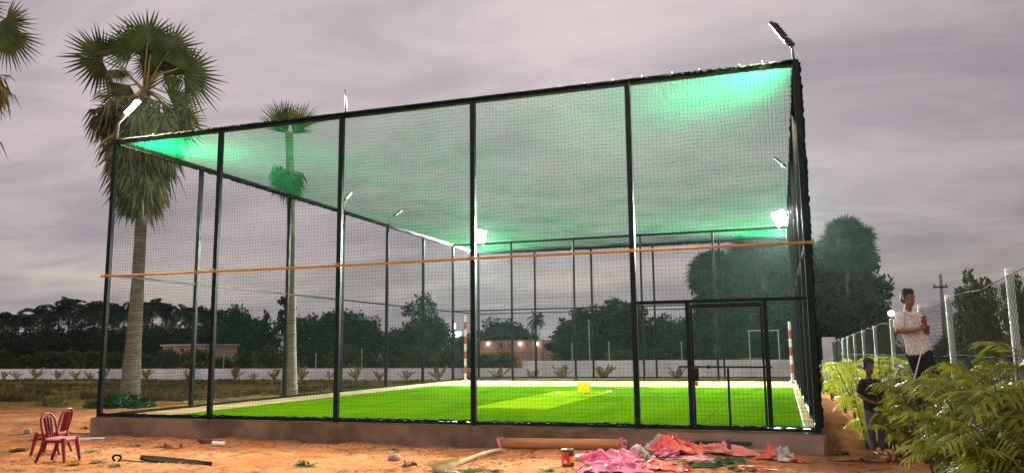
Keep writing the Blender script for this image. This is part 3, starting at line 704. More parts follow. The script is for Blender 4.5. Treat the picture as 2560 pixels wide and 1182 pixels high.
palm('palm at the left edge of which only a dry yellow frond shows', (P3.x, P3.y, float(gz(P3.x, P3.y)) - 0.05), P3T, 0.34, 0.19,
     [(0.72, 0.10, 0.95, -0.45, 1.35, -.1, 1, 75), (0.70, 0.1, 1.0, -0.15, 1.2, .2, 0, 70), (0.62, -0.05, 0.45, -1.0, 1.2, -.4, 1, 70), (-.6, .6, -.5, .9, 1.4, 0, 0, 120), (-1.1, .2, -1, 0, 1.4, 0, 0, 120), (-.2, .8, -.1, 1, 1.3, .2, 0, 120)],
     0, (1.2, 3.8, 30, 0.9, 0.25), 1.4, 13, dead='palm_dry')
# heap of dead leaves round the foot of the tall palm
def leaf_heap(name, c, rx, ry, h, n, mats, label, cat, kind='stuff', size=0.16):
    rng = np.random.default_rng(int(abs(c[0]) * 100)); V = []; F = []
    for k in range(n):
        a = rng.uniform(0, 2 * pi); q = sqrt(rng.uniform(0, 1)); x = c[0] + rx * q * cos(a); y = c[1] + ry * q * sin(a); z = float(gz(x, y)) + h * (1 - q * q) * rng.uniform(0.1, 1)
        u = Vector(rng.normal(size=3)); u.z *= .4; u.normalize(); v = u.cross(Vector(rng.normal(size=3))).normalized(); s = size * rng.uniform(.4, 1.4); p = Vector((x, y, z + 0.01)); b = len(V)
        V += [p - u * s, p + v * s * .3, p + u * s, p - v * s * .3]; F.append((b, b + 1, b + 2, b + 3))
    return tag(mesh_np(name, np.array(V), F, mats), label, cat, kind=kind)
leaf_heap('leaf_litter', (P1.x + 0.1, P1.y - 0.4), 1.1, 0.9, 0.40, 900, 'foliage_mid', 'dark heap of fallen leaves round the foot of the tall palm', 'leaf litter')

# ------------------------------------------------------------------ broad-leaved trees, coconut palms, shrubs (each kind modelled once, then copied as individuals)


def cards(lobes, n, size, rng, flat=0.0):
    """leaf sprays spread through the lobes: folded rhombs with random aim"""
    vol = np.array([l[3] * l[4] * l[5] for l in lobes]); pick = rng.choice(len(lobes), n, p=vol / vol.sum()); L = np.array(lobes)[pick]
    d = rng.normal(size=(n, 3)); d /= np.linalg.norm(d, axis=1)[:, None]; r = rng.uniform(0.12, 1, n) ** 0.45 * (1 + rng.normal(0, .07, n))
    C = L[:, :3] + d * L[:, 3:6] * r[:, None]
    u = rng.normal(size=(n, 3)) + d * 0.6; u[:, 2] *= (1 - flat); u /= np.linalg.norm(u, axis=1)[:, None]
    v = np.cross(u, rng.normal(size=(n, 3))); v /= np.linalg.norm(v, axis=1)[:, None]; s = size * rng.uniform(.5, 1.4, n)[:, None]
    V = np.stack([C - u * s, C + v * s * .45, C + u * s, C - v * s * .45], 1).reshape(-1, 3)
    return V, np.arange(n * 4).reshape(n, 4)


def broad_tree(name, h, wd, seed, mt, n=2600, size=0.3, trunk=True, upright=1.0, ragged=0.5, label='', cat='tree', low=0.18):
    rng = np.random.default_rng(seed); t = thing(name, label, cat, (0, 0, 0))
    k = rng.integers(9, 14); lobes = []
    for i in range(k):
        q = i / (k - 1); z = h * (low + (0.86 - low) * q); rr = wd * 0.5 * (1 - 0.55 * abs(q - 0.42) * 1.6) * rng.uniform(.5, 1.0)
        a = i * 2.4 + rng.uniform(-.5, .5); off = (wd * 0.5 - rr * 0.5) * rng.uniform(.4, 1.0) * (1 - 0.6 * q); s = rr * rng.uniform(.5, .8) + 0.05 * wd
        lobes.append((cos(a) * off, sin(a) * off, z, s, s, s * rng.uniform(.55, .85) * upright))
    for i in range(int(10 * ragged)):
        a = rng.uniform(0, 2 * pi); q = rng.uniform(.45, 1); s = wd * rng.uniform(.05, .11)
        lobes.append((cos(a) * wd * .46 * (1.25 - q) * rng.uniform(.6, 1.2), sin(a) * wd * .46 * (1.25 - q), h * (.3 + .7 * q) * 0.97, s, s, s * .8))
    if trunk:
        m = MB(); m.tube([(0, 0, -0.3), (0.03 * h * rng.uniform(-1, 1), 0, h * .25), (0, 0, h * .55)], [h * .03, h * .022, h * .012], 7)
        for l in lobes[:k:2]: m.tube([(0, 0, h * rng.uniform(.12, .35)), (l[0] * .5, l[1] * .5, l[2] * .8), l[:3]], [h * .012, h * .008, h * .004], 5)
        m.build('trunk', 'stem_wood', t, True)
    V, F = cards(lobes, n, size, rng); mesh_np('crown', V, F, mt, t)
    return t


def frond_strip(V, F, base, az, el, L, nl, wl, rng, bend=1.0, lw=0.055, shape=None):
    """pinnate leaf: curved rib with leaflets either side"""
    d = Vector((cos(az) * cos(el), sin(az) * cos(el), sin(el))); side = Vector((-sin(az), cos(az), 0)); p = Vector(base); dz = 0
    pts = []
    for i in range(nl + 1):
        q = i / nl; pp = Vector(base) + d * (L * q); pp.z -= bend * L * 0.55 * q * q; pts.append(pp)
    for i in range(nl):
        a, b = pts[i], pts[i + 1]; n = len(V); w = side * L * 0.008; V += [a + w, a - w, b - w, b + w]; F.append((n, n + 1, n + 2, n + 3))
        q = (i + .7) / nl
        ll = wl * L * (shape(q) if shape else (0.35 + 1.5 * q * (1 - q) * 1.6)) * rng.uniform(.8, 1.15); fw = (b - a).normalized()
        for sg in (-1, 1):
            dr = (side * sg * .85 + fw * .5); dr.normalize(); tip = a + dr * ll; tip.z -= ll * rng.uniform(.2, .55); md = a + dr * ll * .45; md.z -= .03 * ll; ww = fw * L * lw * .5
            n = len(V); V += [a, md + ww, tip, md - ww]; F.append((n, n + 1, n + 2, n + 3))


def coconut(name, h, R, seed, mt, label=''):
    rng = np.random.default_rng(seed); t = thing(name, label, 'palm tree', (0, 0, 0)); lean = rng.uniform(-.06, .06) * h
    m = MB(); m.tube([(0, 0, -.3), (lean * .4, 0, h * .5), (lean, 0, h)], [.2, .14, .11], 7); m.build('trunk', 'stem_wood', t, True)
    V = []; F = []
    for k in range(26): frond_strip(V, F, (lean, 0, h), k * 2.4, rng.uniform(-.5, 1.25), R * rng.uniform(.8, 1.1), 16, .30, rng, rng.uniform(.7, 1.2), lw=.075)
    mesh_np('crown', np.array(V), F, mt, t); return t


def palmyra(name, h, R, seed, mt, label=''):
    rng = np.random.default_rng(seed); t = thing(name, label, 'palm tree', (0, 0, 0))
    m = MB(); m.tube([(0, 0, -.4), (0.1, 0, h * .5), (0, 0, h)], [.3, .2, .2], 9); m.build('trunk', 'palm_bark', t, True)
    lf = MB(); st = MB()
    for k in range(70):
        az = k * 2.4; el = rng.uniform(-.75, 1.5); d = Vector((cos(az) * cos(el), sin(az) * cos(el), sin(el))); hub = Vector((0, 0, h)) + d * R * .5
        fan(lf, hub, d, Vector(rng.normal(0, 1, 3)), R * .5, 20, 130, .15, .12, rng=rng); st.tube([(0, 0, h), hub], [.04, .025], 5)
    lf.build('crown', mt, t); st.build('stalks', 'palm_stalk', t, True); return t


def place(proto_used, proto, x, y, rz, sc, label, group):
    z = float(gz(x, y)) - 0.02
    if not proto_used.get(proto.name): proto_used[proto.name] = 1; o = proto; o.location = (x, y, z); o.rotation_euler.z = rz; o.scale = (sc,) * 3 if not hasattr(sc, '__len__') else sc; o['label'] = label; o['group'] = group
    else: o = dup(proto, (x, y, z), rz, sc, label, group)
    return o


USED = {}
pro = {
    'coco': [coconut('coconut_palm', 10.0, 4.4, 21, 'foliage_dark'), coconut('coconut_palm', 10.0, 4.2, 22, 'foliage_dark')],
    'bush': [broad_tree('bushy_tree', 6, 7, 31, 'foliage_mid', 3600, .26), broad_tree('bushy_tree', 6, 7, 32, 'foliage_mid', 3600, .24, ragged=1.0), broad_tree('bushy_tree', 6, 7.5, 33, 'foliage_dark', 3600, .26)],
    'tall': [broad_tree('tall_tree', 8, 5.5, 34, 'foliage_mid', 3600, .24, upright=1.2, ragged=1.6)],
    'open': [broad_tree('open_tree', 8, 4.2, 35, 'foliage_dark', 900, .34, upright=.9, ragged=1.8, low=.3)],
    'big': [broad_tree('broad_tree', 9, 8.5, 36, 'foliage_mid', 9000, .27, ragged=.8, low=.08), broad_tree('broad_tree', 9, 8.5, 37, 'foliage_olive', 9000, .27, ragged=1.0, low=.08)],
    'shrub': [broad_tree('shrub', 2.0, 3.4, 38, 'shrub_leaf', 1300, .15, trunk=False, label='', cat='shrub', low=.05), broad_tree('shrub', 2.0, 3.0, 39, 'shrub_leaf', 1300, .15, trunk=False, cat='shrub', low=.05)],
    'palmy': [palmyra('fan_palm', 10, 2.9, 40, 'foliage_mid')],
}
HT = {'coco': 11.3, 'bush': 5.6, 'tall': 7.8, 'open': 7.8, 'big': 8.6, 'shrub': 1.9, 'palmy': 11.7}


def tree_px(kind, i, px, top, Y, label, group, wd=None, rz=None):
    """a tree whose top reaches photo row `top` at column px when it stands at distance row Y"""
    p = at_y(px, top, Y); h = p.z - float(gz(p.x, Y)); pr = pro[kind][i % len(pro[kind])]; s = h / HT[kind]
    base = {'coco': 7, 'bush': 6.2, 'tall': 5.0, 'open': 4.2, 'big': 7.2, 'shrub': 2.9, 'palmy': 5.2}[kind]
    sx = s if wd is None else (wd / FPX * (Vector((p.x, Y, 0)) - Vector((CAMPOS.x, CAMPOS.y, 0))).dot(Vector((CF.x, CF.y, 0)).normalized())) / base
    return place(USED, pr, p.x, Y, rz if rz is not None else (px * 0.37) % 6.28, (sx, sx, s), label, group)


def side_word(k, n): return ['first', 'second', 'third', 'fourth', 'fifth', 'sixth', 'seventh', 'eighth', 'ninth', 'tenth', 'eleventh', 'twelfth', 'thirteenth', 'fourteenth', 'fifteenth', 'sixteenth', 'seventeenth', 'eighteenth', 'nineteenth', 'twentieth', 'twenty-first', 'twenty-second', 'twenty-third', 'twenty-fourth', 'twenty-fifth', 'twenty-sixth', 'twenty-seventh', 'twenty-eighth', 'twenty-ninth', 'thirtieth'][k]


cc = [(-12, 796), (12, 800), (42, 796), (68, 806), (98, 783), (122, 795), (150, 774), (176, 762), (204, 778), (240, 771), (262, 790), (283, 778), (312, 778), (352, 782), (386, 767), (418, 778), (462, 783), (490, 784), (520, 786), (545, 792)]
for k, (px, tp) in enumerate(cc):
    tree_px('coco', k, px, tp - 14, 118 + (k * 37 % 22), 'dark coconut palm in the far grove, %s from the left edge of the photo' % side_word(k, 20), 'coconut grove along the left horizon')
# dark undergrowth of the grove
gk = [(-20, 826, 120), (60, 826, 120), (140, 815, 110), (225, 812, 110), (300, 820, 100), (370, 815, 90), (440, 815, 100), (505, 818, 100), (560, 815, 110), (20, 845, 120), (180, 840, 120), (335, 842, 110)]
for k, (px, tp, wd) in enumerate(gk):
    tree_px('bush', 2, px, tp, 92 + (k * 7 % 9), 'round dark tree under the coconut palms, %s of the grove' % side_word(k, 12), 'undergrowth trees of the grove', wd + 40)
hz = [('bush', 0, 596, 772, 84, 120, 'bushy tree right of the second front post with a twiggy top'), ('bush', 1, 650, 800, 80, 120, 'low bushy tree left of the slim palm trunk'), ('open', 0, 722, 733, 88, 75, 'tall open tree with gaps behind the slim palm trunk'), ('open', 0, 664, 776, 92, 34, 'small round-headed tree left of the slim palm'),
      ('bush', 1, 770, 792, 82, 120, 'bushy tree right of the slim palm trunk'), ('bush', 0, 822, 782, 86, 110, 'bushy tree just left of the thick double post'), ('bush', 1, 880, 782, 82, 120, 'bushy tree right of the thick double post'), ('bush', 2, 925, 796, 90, 70, 'dark tree beside the far pale building'),
      ('tall', 0, 1050, 733, 66, 130, 'tall tree with a leafy crest behind the fifth side post'), ('bush', 1, 1082, 792, 64, 110, 'rounded tree under the tall crested tree'), ('bush', 0, 1000, 824, 70, 110, 'low tree left of the tall crested tree'), ('bush', 1, 1160, 838, 80, 50, 'thin olive tree under the lit sign'),
      ('bush', 2, 1255, 800, 120, 130, 'far rounded tree over the brick wall'), ('bush', 2, 1215, 822, 116, 90, 'low far tree left over the brick wall'), ('coco', 0, 1340, 783, 110, 44, 'single coconut palm rising over the brick wall'), ('bush', 2, 1310, 826, 112, 90, 'low far tree right over the brick wall'),
      ('open', 0, 1410, 796, 74, 90, 'open flat-topped tree right of the brick wall'), ('big', 0, 1480, 768, 62, 190, 'large spreading tree behind the white wall, left half'), ('big', 0, 1560, 750, 60, 170, 'large spreading tree behind the white wall beside the fourth front post'), ('bush', 1, 1420, 838, 56, 100, 'low bush at the left foot of the large spreading tree'),
      ('bush', 0, 1650, 792, 60, 120, 'bushy tree seen through the left of the cage door bay'), ('bush', 1, 1715, 800, 58, 110, 'bushy tree seen through the left door jamb'), ('palmy', 0, 1788, 640, 62, 150, 'round-headed fan palm above the cage door'), ('big', 0, 1790, 668, 64, 185, 'leafy tree below the round-headed fan palm'),
      ('palmy', 0, 1905, 592, 60, 200, 'tall fan palm against the dazzling right floodlight'), ('big', 0, 1905, 612, 62, 230, 'dense tree below the tall fan palm by the right floodlight'), ('bush', 0, 1850, 745, 56, 150, 'bushy tree seen through the cage door'), ('bush', 1, 1950, 750, 56, 130, 'bushy tree seen right of the cage door'),
      ('palmy', 0, 2112, 562, 52, 150, 'fan palm with a pale trunk right of the cage'), ('big', 1, 2108, 606, 56, 225, 'big olive tree behind the pale palm trunk'), ('big', 1, 2030, 600, 60, 180, 'dark tree half hidden by the right corner post'), ('bush', 2, 2060, 760, 54, 170, 'dark bush at the foot of the pale palm trunk'), ('big', 1, 2140, 668, 53, 165, 'right flank of the olive trees beside the sky')]
for (kd, i, px, tp, Y, wd, lab) in hz: tree_px(kd, i, px, tp, Y, lab, None, wd)
for (px, tp, Y, wd, lab) in ((2440, 690, 17, 150, 'dark tree behind the wire fence at the right edge'), (2535, 700, 15, 130, 'second dark tree behind the wire fence, cut by the photo edge'), (2360, 846, 30, 60, 'small dark bush behind the wire fence between its posts')):
    tree_px('big' if wd > 100 else 'bush', 1, px, tp, Y, lab, None, wd)
# shrubs between the white wall and the trees
sh = [(x + 9 * sin(x), 884 + 10 * sin(x * .13) - (14 if x % 3 == 0 else 0)) for x in range(-10, 1180, 62)]
for k, (px, tp) in enumerate(sh):
    tree_px('shrub', k, px, tp, 44 + (k * 5 % 9), 'olive shrub behind the low white wall, %s from the left' % side_word(k, 20), 'shrubs behind the low white wall', 92)
for k, (px, tp, wd) in enumerate([(1215, 886, 90), (1262, 880, 80), (1560, 876, 110), (1640, 872, 120), (1470, 880, 90)]):
    tree_px('shrub', k, px, tp, 42, 'green shrub behind the stepped white wall, %s from its low end' % side_word(k, 5), 'shrubs behind the stepped wall', wd)

# ------------------------------------------------------------------ white boundary wall, far walls and buildings
def wall_between(name, a, b, z0, z1, th, mt, label, cat, caps=None):
    a = Vector(a); b = Vector(b); d = b - a; M = Matrix.Rotation(math.atan2(d.y, d.x), 3, 'Z'); c = (a + b) / 2
    m = MB(); m.box((c.x, c.y, (z0 + z1) / 2), (d.length, th, z1 - z0), M, bev=0.02); return tag(m.build(name, mt), label, cat)
wall_between('boundary_wall', (-60, 28.6, 0), (0.1, 28.0, 0), -0.8, 0.30, 0.2, 'wall_white', 'low white boundary wall running behind the palms on the left', 'wall')
wall_between('boundary_wall', (0.1, 28.0, 0), (14.6, 28.0, 0), -0.8, 0.68, 0.22, 'wall_white', 'taller stepped part of the white boundary wall behind the cage', 'wall')
wall_between('boundary_wall', (15.2, 30.0, 0), (22, 30.4, 0), -0.8, 0.62, 0.2, 'wall_white', 'short piece of white wall right of the cage corner', 'wall')

def far_wall():
    a = at_y(1150, 852, 92); b = at_y(1440, 849, 92); t = thing('brick_wall', 'long far red brick compound wall with lamps beyond the cage', 'wall', ((a.x + b.x) / 2, 92, -0.4))
    m = MB(); m.box(((a.x + b.x) / 2, 92, (a.z - 0.5) / 2), (b.x - a.x, 0.3, a.z + 0.5)); m.build('wall', 'brick_wall', t)
    for k, px in enumerate(range(1165, 1440, 38)):
        p = at_y(px, 850, 91.7); m = MB(); m.box((p.x, 91.75, (a.z - 0.4) / 2), (0.3, 0.18, a.z + 0.42)); m.build('pier', 'brick_wall', t)
    for px in (1220, 1300, 1344):
        p = at_y(px, 859, 91.5); m = MB(); m.lathe([(.05, -.22), (.22, -.15), (.24, .1), (.08, .22)], (p.x, p.y, p.z), 10); m.build('wall_lamp', 'wall_lamp_glow', t, True)
    for px, hh in ((1240, 8), (1253, 13), (1275, 8), (1318, 9)):
        p = at_y(px, 863, 91.8); m = MB(); m.box((p.x, 91.8, p.z), (0.35, 0.14, hh * .055)); m.build('opening', 'dark_opening', t)
far_wall()

def house(label, px0, px1, top, Y, depth, mt, wins, group=None, roofz=0.25):
    a = at_y(px0, top, Y); b = at_y(px1, top, Y); t = thing('house', label, 'building', ((a.x + b.x) / 2, Y, -0.4), group); cx = (a.x + b.x) / 2
    m = MB(); m.box((cx, Y + depth / 2, (a.z - .5) / 2), (b.x - a.x, depth, a.z + .5)); m.build('wall', mt, t)
    m = MB(); m.box((cx, Y + depth / 2, a.z + roofz / 2 + .01), (b.x - a.x + .5, depth + .5, roofz), bev=0.03); m.build('roof', mt, t)
    for (px, py, ww, wh) in wins:
        p = at_y(px, py, Y - .02); m = MB(); m.box((p.x, Y - .03, p.z), (ww, .08, wh)); m.build('window', 'dark_opening', t)
house('flat-roofed pinkish house among the trees behind the tall palm', 408, 512, 866, 66, 6, 'pink_house', [(428, 880, .25, 1.2), (455, 874, .5, .35)])
house('small pale house with chimney seen between trees beyond the cage', 915, 942, 832, 105, 6, 'pink_house', [(930, 846, .8, .8)])
p = at_y(945, 820, 104); m = MB(); m.box((p.x, 104, (p.z - .4) / 2), (.5, .5, p.z + .4), bev=.03); m.box((p.x, 104, p.z + .1), (.8, .8, .25), bev=.03)
tag(m.build('water_tower', 'grey_house'), 'slim pale tower beside the small house beyond the trees', 'tower')
house('long low pale house behind the thin trees under the lit sign', 1110, 1160, 848, 100, 6, 'grey_house', [(1135, 858, 1, .6)])

def sign():
    a = at_y(1117, 829, 98); b = at_y(1152, 842, 98); t = thing('lit_sign', 'glowing white and blue roadside sign board far beyond the cage corner', 'sign', ((a.x + b.x) / 2, 98, -0.4))
    cx = (a.x + b.x) / 2; cz = (a.z + b.z) / 2
    m = MB(); m.box((cx + .25, 98, cz), (b.x - a.x - .45, .16, a.z - b.z), bev=.03); m.build('panel', 'sign_glow', t)
    m = MB(); m.box((a.x + .1, 98, cz), (.3, .18, a.z - b.z), bev=.02); m.build('side_band', 'sign_blue', t)
    for q in (-.5, .5): m = MB(); m.tube([(cx + q, 98, -.5), (cx + q, 98, b.z)], .06, 6); m.build('leg', 'pole_concrete', t)
sign()
def street_lamp():
    p = at_y(1136, 814, 97); t = thing('street_lamp', 'small amber street lamp above the glowing sign board', 'street lamp', (p.x, 97, -0.4))
    m = MB(); m.tube([(p.x, 97.1, -.5), (p.x, 97.1, p.z + .3), (p.x, 96.8, p.z + .35)], .06, 6); m.build('pole', 'pole_concrete', t)
    m = MB(); m.lathe([(.1, -.5), (.28, -.3), (.3, .2), (.1, .4)], (p.x, 96.8, p.z), 10); m.build('lamp_head', 'street_glow', t, True)
street_lamp()

# thin poles standing behind the white wall
for k, (px, tp) in enumerate([(1430, 858), (1522, 856), (1472, 800), (790, 885), (560, 888), (1703, 856), (905, 872), (1347, 815)]):
    p = at_y(px, tp, 40); m = MB(); m.tube([(p.x, 40, -.4), (p.x, 40, p.z)], .035, 6); m.lathe([(.05, 0), (.05, .06), (.02, .07)], (p.x, 40, p.z), 8)
    tag(m.build('thin_pole', 'fence_post'), 'thin pale pole behind the white wall, %s of eight in the list from the door side' % side_word(k, 8) if False else ['thin pale pole behind the white wall left of the far end posts', 'thin pale pole behind the white wall under the large spreading tree', 'tall thin pole rising in front of the large spreading tree', 'thin pole behind the wall left of the thick double post', 'thin pole behind the wall right of the second front post', 'thin pole behind the wall near the left door jamb', 'thin pole behind the wall right of the thick double post', 'tall thin pole in front of the far coconut palm'][k], 'pole', 'thin poles behind the white wall')

# metal gate frame seen beyond the far end of the cage
def gate_frame():
    t = thing('gate_frame', 'thin pale metal gate frame standing beyond the far end of the cage door', 'gate frame', (at_y(1908, 945, 23.5).x, 23.5, -.35))
    q = [at_y(1872, 828, 23.5), at_y(1945, 828, 23.5)]
    for a in q: m = MB(); m.box((a.x, 23.5, (a.z - .35) / 2), (.05, .05, a.z + .35)); m.build('gate_post', 'fence_post', t)
    m = MB(); m.box(((q[0].x + q[1].x) / 2, 23.5, q[0].z + .03), (q[1].x - q[0].x + .1, .05, .05)); m.build('crossbar', 'fence_post', t)
    m = MB(); m.box((q[0].x * .45 + q[1].x * .55, 23.5, (q[0].z - .35) / 2), (.03, .03, q[0].z + .35)); m.build('gate_post', 'fence_post', t)
gate_frame()

# utility poles
for (px, tp, Y, c0, c1, cy, lab) in ((2351, 685, 62, 2332, 2368, 718, 'tall utility pole with a crossarm behind the wire fence'), (2212, 755, 105, 2203, 2222, 783, 'distant thin utility pole left of the standing man')):
    p = at_y(px, tp, Y); t = thing('utility_pole', lab, 'utility pole', (p.x, Y, -.4), 'utility poles')
    m = MB(); m.tube([(p.x - .1, Y, -.6), (p.x, Y, p.z)], [.2 * Y / 62, .11 * Y / 62], 8); m.build('shaft', 'pole_concrete', t, True)
    a = at_y(c0, cy, Y); b = at_y(c1, cy, Y); m = MB(); m.box(((a.x + b.x) / 2, Y - .16, a.z), (b.x - a.x, .12, .16)); m.build('crossarm', 'lamp_body', t)
    for q in (.08, .5, .92): m = MB(); m.lathe([(.05, 0), (.07, .1), (.04, .22)], (a.x + (b.x - a.x) * q, Y - .16, a.z + .08), 8); m.build('insulator', 'pole_concrete', t)

# ------------------------------------------------------------------ young coconut saplings along the white wall
def sapling(seed):
    rng = np.random.default_rng(seed); t = thing('coconut_sapling', '', 'sapling', (0, 0, 0)); V = []; F = []
    for k in range(6):
        frond_strip(V, F, (0, 0, .12), k * 2.4 + seed, rng.uniform(.75, 1.35), rng.uniform(.75, 1.15), 9, .22, rng, .45, lw=.11)
    mesh_np('leaves', np.array(V), F, 'sapling_leaf', t); m = MB(); m.tube([(0, 0, -.1), (0, 0, .28)], [.05, .03], 6); m.build('stem', 'palm_stalk', t, True); return t
sp = [sapling(1), sapling(2), sapling(3)]
sx = [10, 52, 95, 137, 181, 226, 268, 371, 465, 582, 637, 694, 757, 818, 884, 951, 1022, 1097, 1168, 1243, 1336, 1412, 1508, 1692]
for k, px in enumerate(sx):
    q = at_y(px, 930, 26.6); place(USED, sp[k % 3], q.x, 26.6 + .3 * sin(k * 5), k * 1.9, (0.75 + .35 * ((k * 7) % 5) / 4) * (1.2 if k > 18 else 1), 'young coconut sapling before the white wall, %s from the left' % side_word(k, 24), 'coconut saplings along the white wall')

# ------------------------------------------------------------------ dry grass of the field on the left, weeds in the yard
def grass(name, n, region, h, wd, mt, label, seed, clump=0):
    rng = np.random.default_rng(seed); X = []
    (x0, x1, y0, y1) = region
    x = rng.uniform(x0, x1, n * 4); y = rng.uniform(y0, y1, n * 4); keep = (y - .42 * x > 10.0 + 2.0 * fbm(x * .3, y * .3, 5) * 2 - 1) & ~((x > -.4) & (x < 14.2) & (y < 22.2))
    dens = fbm(x * .45, y * .45, 17) > 0.44 + 0.06 * clump; x = x[keep & dens][:n]; y = y[keep & dens][:n]; n = len(x)
    m = 7; x = np.repeat(x, m) + rng.normal(0, .06, n * m); y = np.repeat(y, m) + rng.normal(0, .06, n * m); z = gz(x, y)
    hh = h * np.repeat(rng.uniform(.45, 1.25, n), m) * rng.uniform(.6, 1.1, n * m); a = rng.uniform(0, 6.28, n * m); ln = hh * rng.uniform(.15, .75, n * m)
    B = np.stack([x, y, z - .02], -1); T_ = np.stack([x + np.cos(a) * ln, y + np.sin(a) * ln, z + hh], -1); M_ = (B + T_) / 2 + np.stack([np.zeros_like(a), np.zeros_like(a), hh * .12], -1)
    s = np.stack([-np.sin(a), np.cos(a), 0 * a], -1) * wd
    V = np.stack([B - s, B + s, M_ + s * .7, T_, M_ - s * .7], 1).reshape(-1, 3); F = np.arange(len(V)).reshape(-1, 5)
    tag(mesh_np(name, V, F, mt), label, 'grass', kind='stuff')
grass('dry_grass', 1700, (-30, -2, 3, 13), .34, .013, 'grass_dry', 'dry yellow tufted grass over the field left of the cage', 1, 1)
grass('field_grass', 4200, (-42, 16, 8, 27.5), .16, .014, 'grass_green', 'short olive grass covering the field up to the white wall', 2)

def weed(seed, n=26, L=.13):
    rng = np.random.default_rng(seed); V = []; F = []
    for k in range(n):
        a = rng.uniform(0, 6.28); el = rng.uniform(.05, .9); o = Vector((rng.normal(0, .035), rng.normal(0, .025), 0)); frond_strip(V, F, o, a, el, L * rng.uniform(.6, 1.2), 4, .35, rng, .5, lw=.3)
    return mesh_np('weed', np.array(V), F, 'weed')
wd = [weed(1), weed(2), weed(3, 18, .1)]
wl = [(760, 1165, 1.35, 'green weed tuft in the sand right of the flat black strip'), (990, 1126, .8, 'small yellowish weed tuft beside the round stone'), (225, 1128, 1.0, 'weed tuft on the sand right of the red chairs'), (245, 1150, 1.0, 'low weed right of the red chairs near the rubber loop'), (290, 1158, .8, 'small bright weed under the rubber loop'), (40, 1122, 1.7, 'dark weed patch at the left edge before the red chairs'), (95, 1092, 1.0, 'pale weed tuft behind the red chairs'), (340, 1110, .8, 'weed tuft at the foot of the plinth near its left corner'), (185, 1155, .8, 'weed tuft at the front leg of the nearer red chair'), (2105, 1138, 1.1, 'small dark weed on the sandy path right of the plinth'), (2100, 985, 1.3, 'weed on the sandy path beside the young trees'), (1240, 1178, .8, 'little weed at the bottom edge near the palm stalk'), (1370, 1180, .9, 'dry weed in the sand in front of the paint can')]
for k, (px, py, s, lab) in enumerate(wl):
    p = at_z(px, py, -.33); z = float(gz(p.x, p.y)); o = wd[k] if k < 3 else wd[k % 3].copy()
    if k >= 3: COL.objects.link(o)
    o.location = (p.x, p.y, z); o.rotation_euler.z = k * 1.7; o.scale = (s * 1.3, s * 1.3, s); tag(o, lab, 'weed', 'weeds in the sandy yard')
# ------------------------------------------------------------------ wire fence, its low white wall and the young trees on the right
FXX = 15.45
def ftop(y): return 1.90 - 0.017 * max(-8, y) + 0.03 * sin(y * 2.3)
FY = [-7.4, -4.4, -1.4, 0.85, 4.4, 7.5, 10.4, 13.2, 15.8, 18.2, 20.4, 22.4, 24.3]


def wire_fence():
    t = thing('wire_fence', 'chain link fence with pale green round posts and white caps along the right', 'fence', (FXX, 0, -.33))
    for k, y in enumerate(FY):
        z1 = ftop(y); r = .037
        m = MB(); m.tube([(FXX, y, -.5), (FXX, y, z1)], r, 12); po = m.build('post', 'fence_post', t, True)
        m = MB(); m.lathe([(r + .003, z1 - .05), (r + .005, z1 + .012), (r * .8, z1 + .02)], (FXX, y, 0), 12); m.build('cap', 'white_plain', po)
    # woven wire: two families of slanting wires
    V = []; F = []; y0, y1, zb = FY[0], FY[-1], .40; cell = .085; r = .0019
    def seg(a, b):
        n = len(V); d = (b - a).normalized(); s = d.cross(Vector((1, 0, 0))).normalized() * r; u = Vector((r, 0, 0))
        V.extend([a + s, a - s * .5 + u, a - s * .5 - u, b + s, b - s * .5 + u, b - s * .5 - u]); F.extend([(n, n + 1, n + 4, n + 3), (n + 1, n + 2, n + 5, n + 4), (n + 2, n, n + 3, n + 5)])
    for sg in (-1, 1):
        yy = y0 - 2
        while yy < y1 + 2:
            a = Vector((FXX - .03, yy, zb)); hh = ftop(yy) - zb - .06; b = Vector((FXX - .03, yy + sg * hh, zb + hh))
            if min(a.y, b.y) > y0 and max(a.y, b.y) < y1: seg(a, b)
            yy += cell * 1.41 * .8
    mesh_np('wire_mesh', np.array([tuple(q) for q in V]), F, 'fence_wire', t)
    m = MB(); m.tube([(FXX - .03, y, ftop(y) - .05) for y in np.linspace(y0, y1, 40)], .006, 5); m.build('top_wire', 'fence_wire', t)
    m = MB(); m.tube([(FXX - .03, y, (ftop(y) + zb) / 2) for y in np.linspace(y0, y1, 40)], .006, 5); m.build('middle_wire', 'fence_wire', t)
    # rolled end of the mesh laced with white cord beside the standing man
    P = [(FXX - .09 + .006 * sin(k * 2.1), 0.40 + .006 * cos(k * 1.7), .42 + k * .045) for k in range(31)]
    m = MB(); m.tube(P, [.028 + .010 * (k % 2) for k in range(31)], 8); m.build('lacing', 'white_paint', t)
wire_fence()
m = MB(); m.box((FXX - .02, 8.2, -.04), (.24, 33, .86), bev=.02)
tag(m.build('low_fence_wall', 'white_paint'), 'low white painted wall under the chain link fence, mostly hidden by leaves', 'wall')
m = MB(); m.box((FXX - .1, 25.6, .6), (.55, .5, 2.2), bev=.02)
tag(m.build('gate_pillar', 'wall_white'), 'pale square pillar ending the chain link fence', 'pillar')
for k, (px, py, D) in enumerate([(2228, 783, 44), (2137, 818, 60)]):
    p = at_d(px, py, D); t = thing('street_lamp', ['bright white lamp behind the elbow of the standing man', 'small white lamp at the far end of the wire fence'][k], 'street lamp', (p.x, p.y, -.4))
    m = MB(); m.lathe([(.06, -.16), (.16, -.08), (.16, .08), (.06, .16)], tuple(p), 12); m.build('lamp_globe', 'wall_lamp_glow', t, True)
    m = MB(); m.tube([(p.x, p.y, -.5), (p.x, p.y, p.z - .16)], .05, 6); m.build('pole', 'pole_concrete', t)


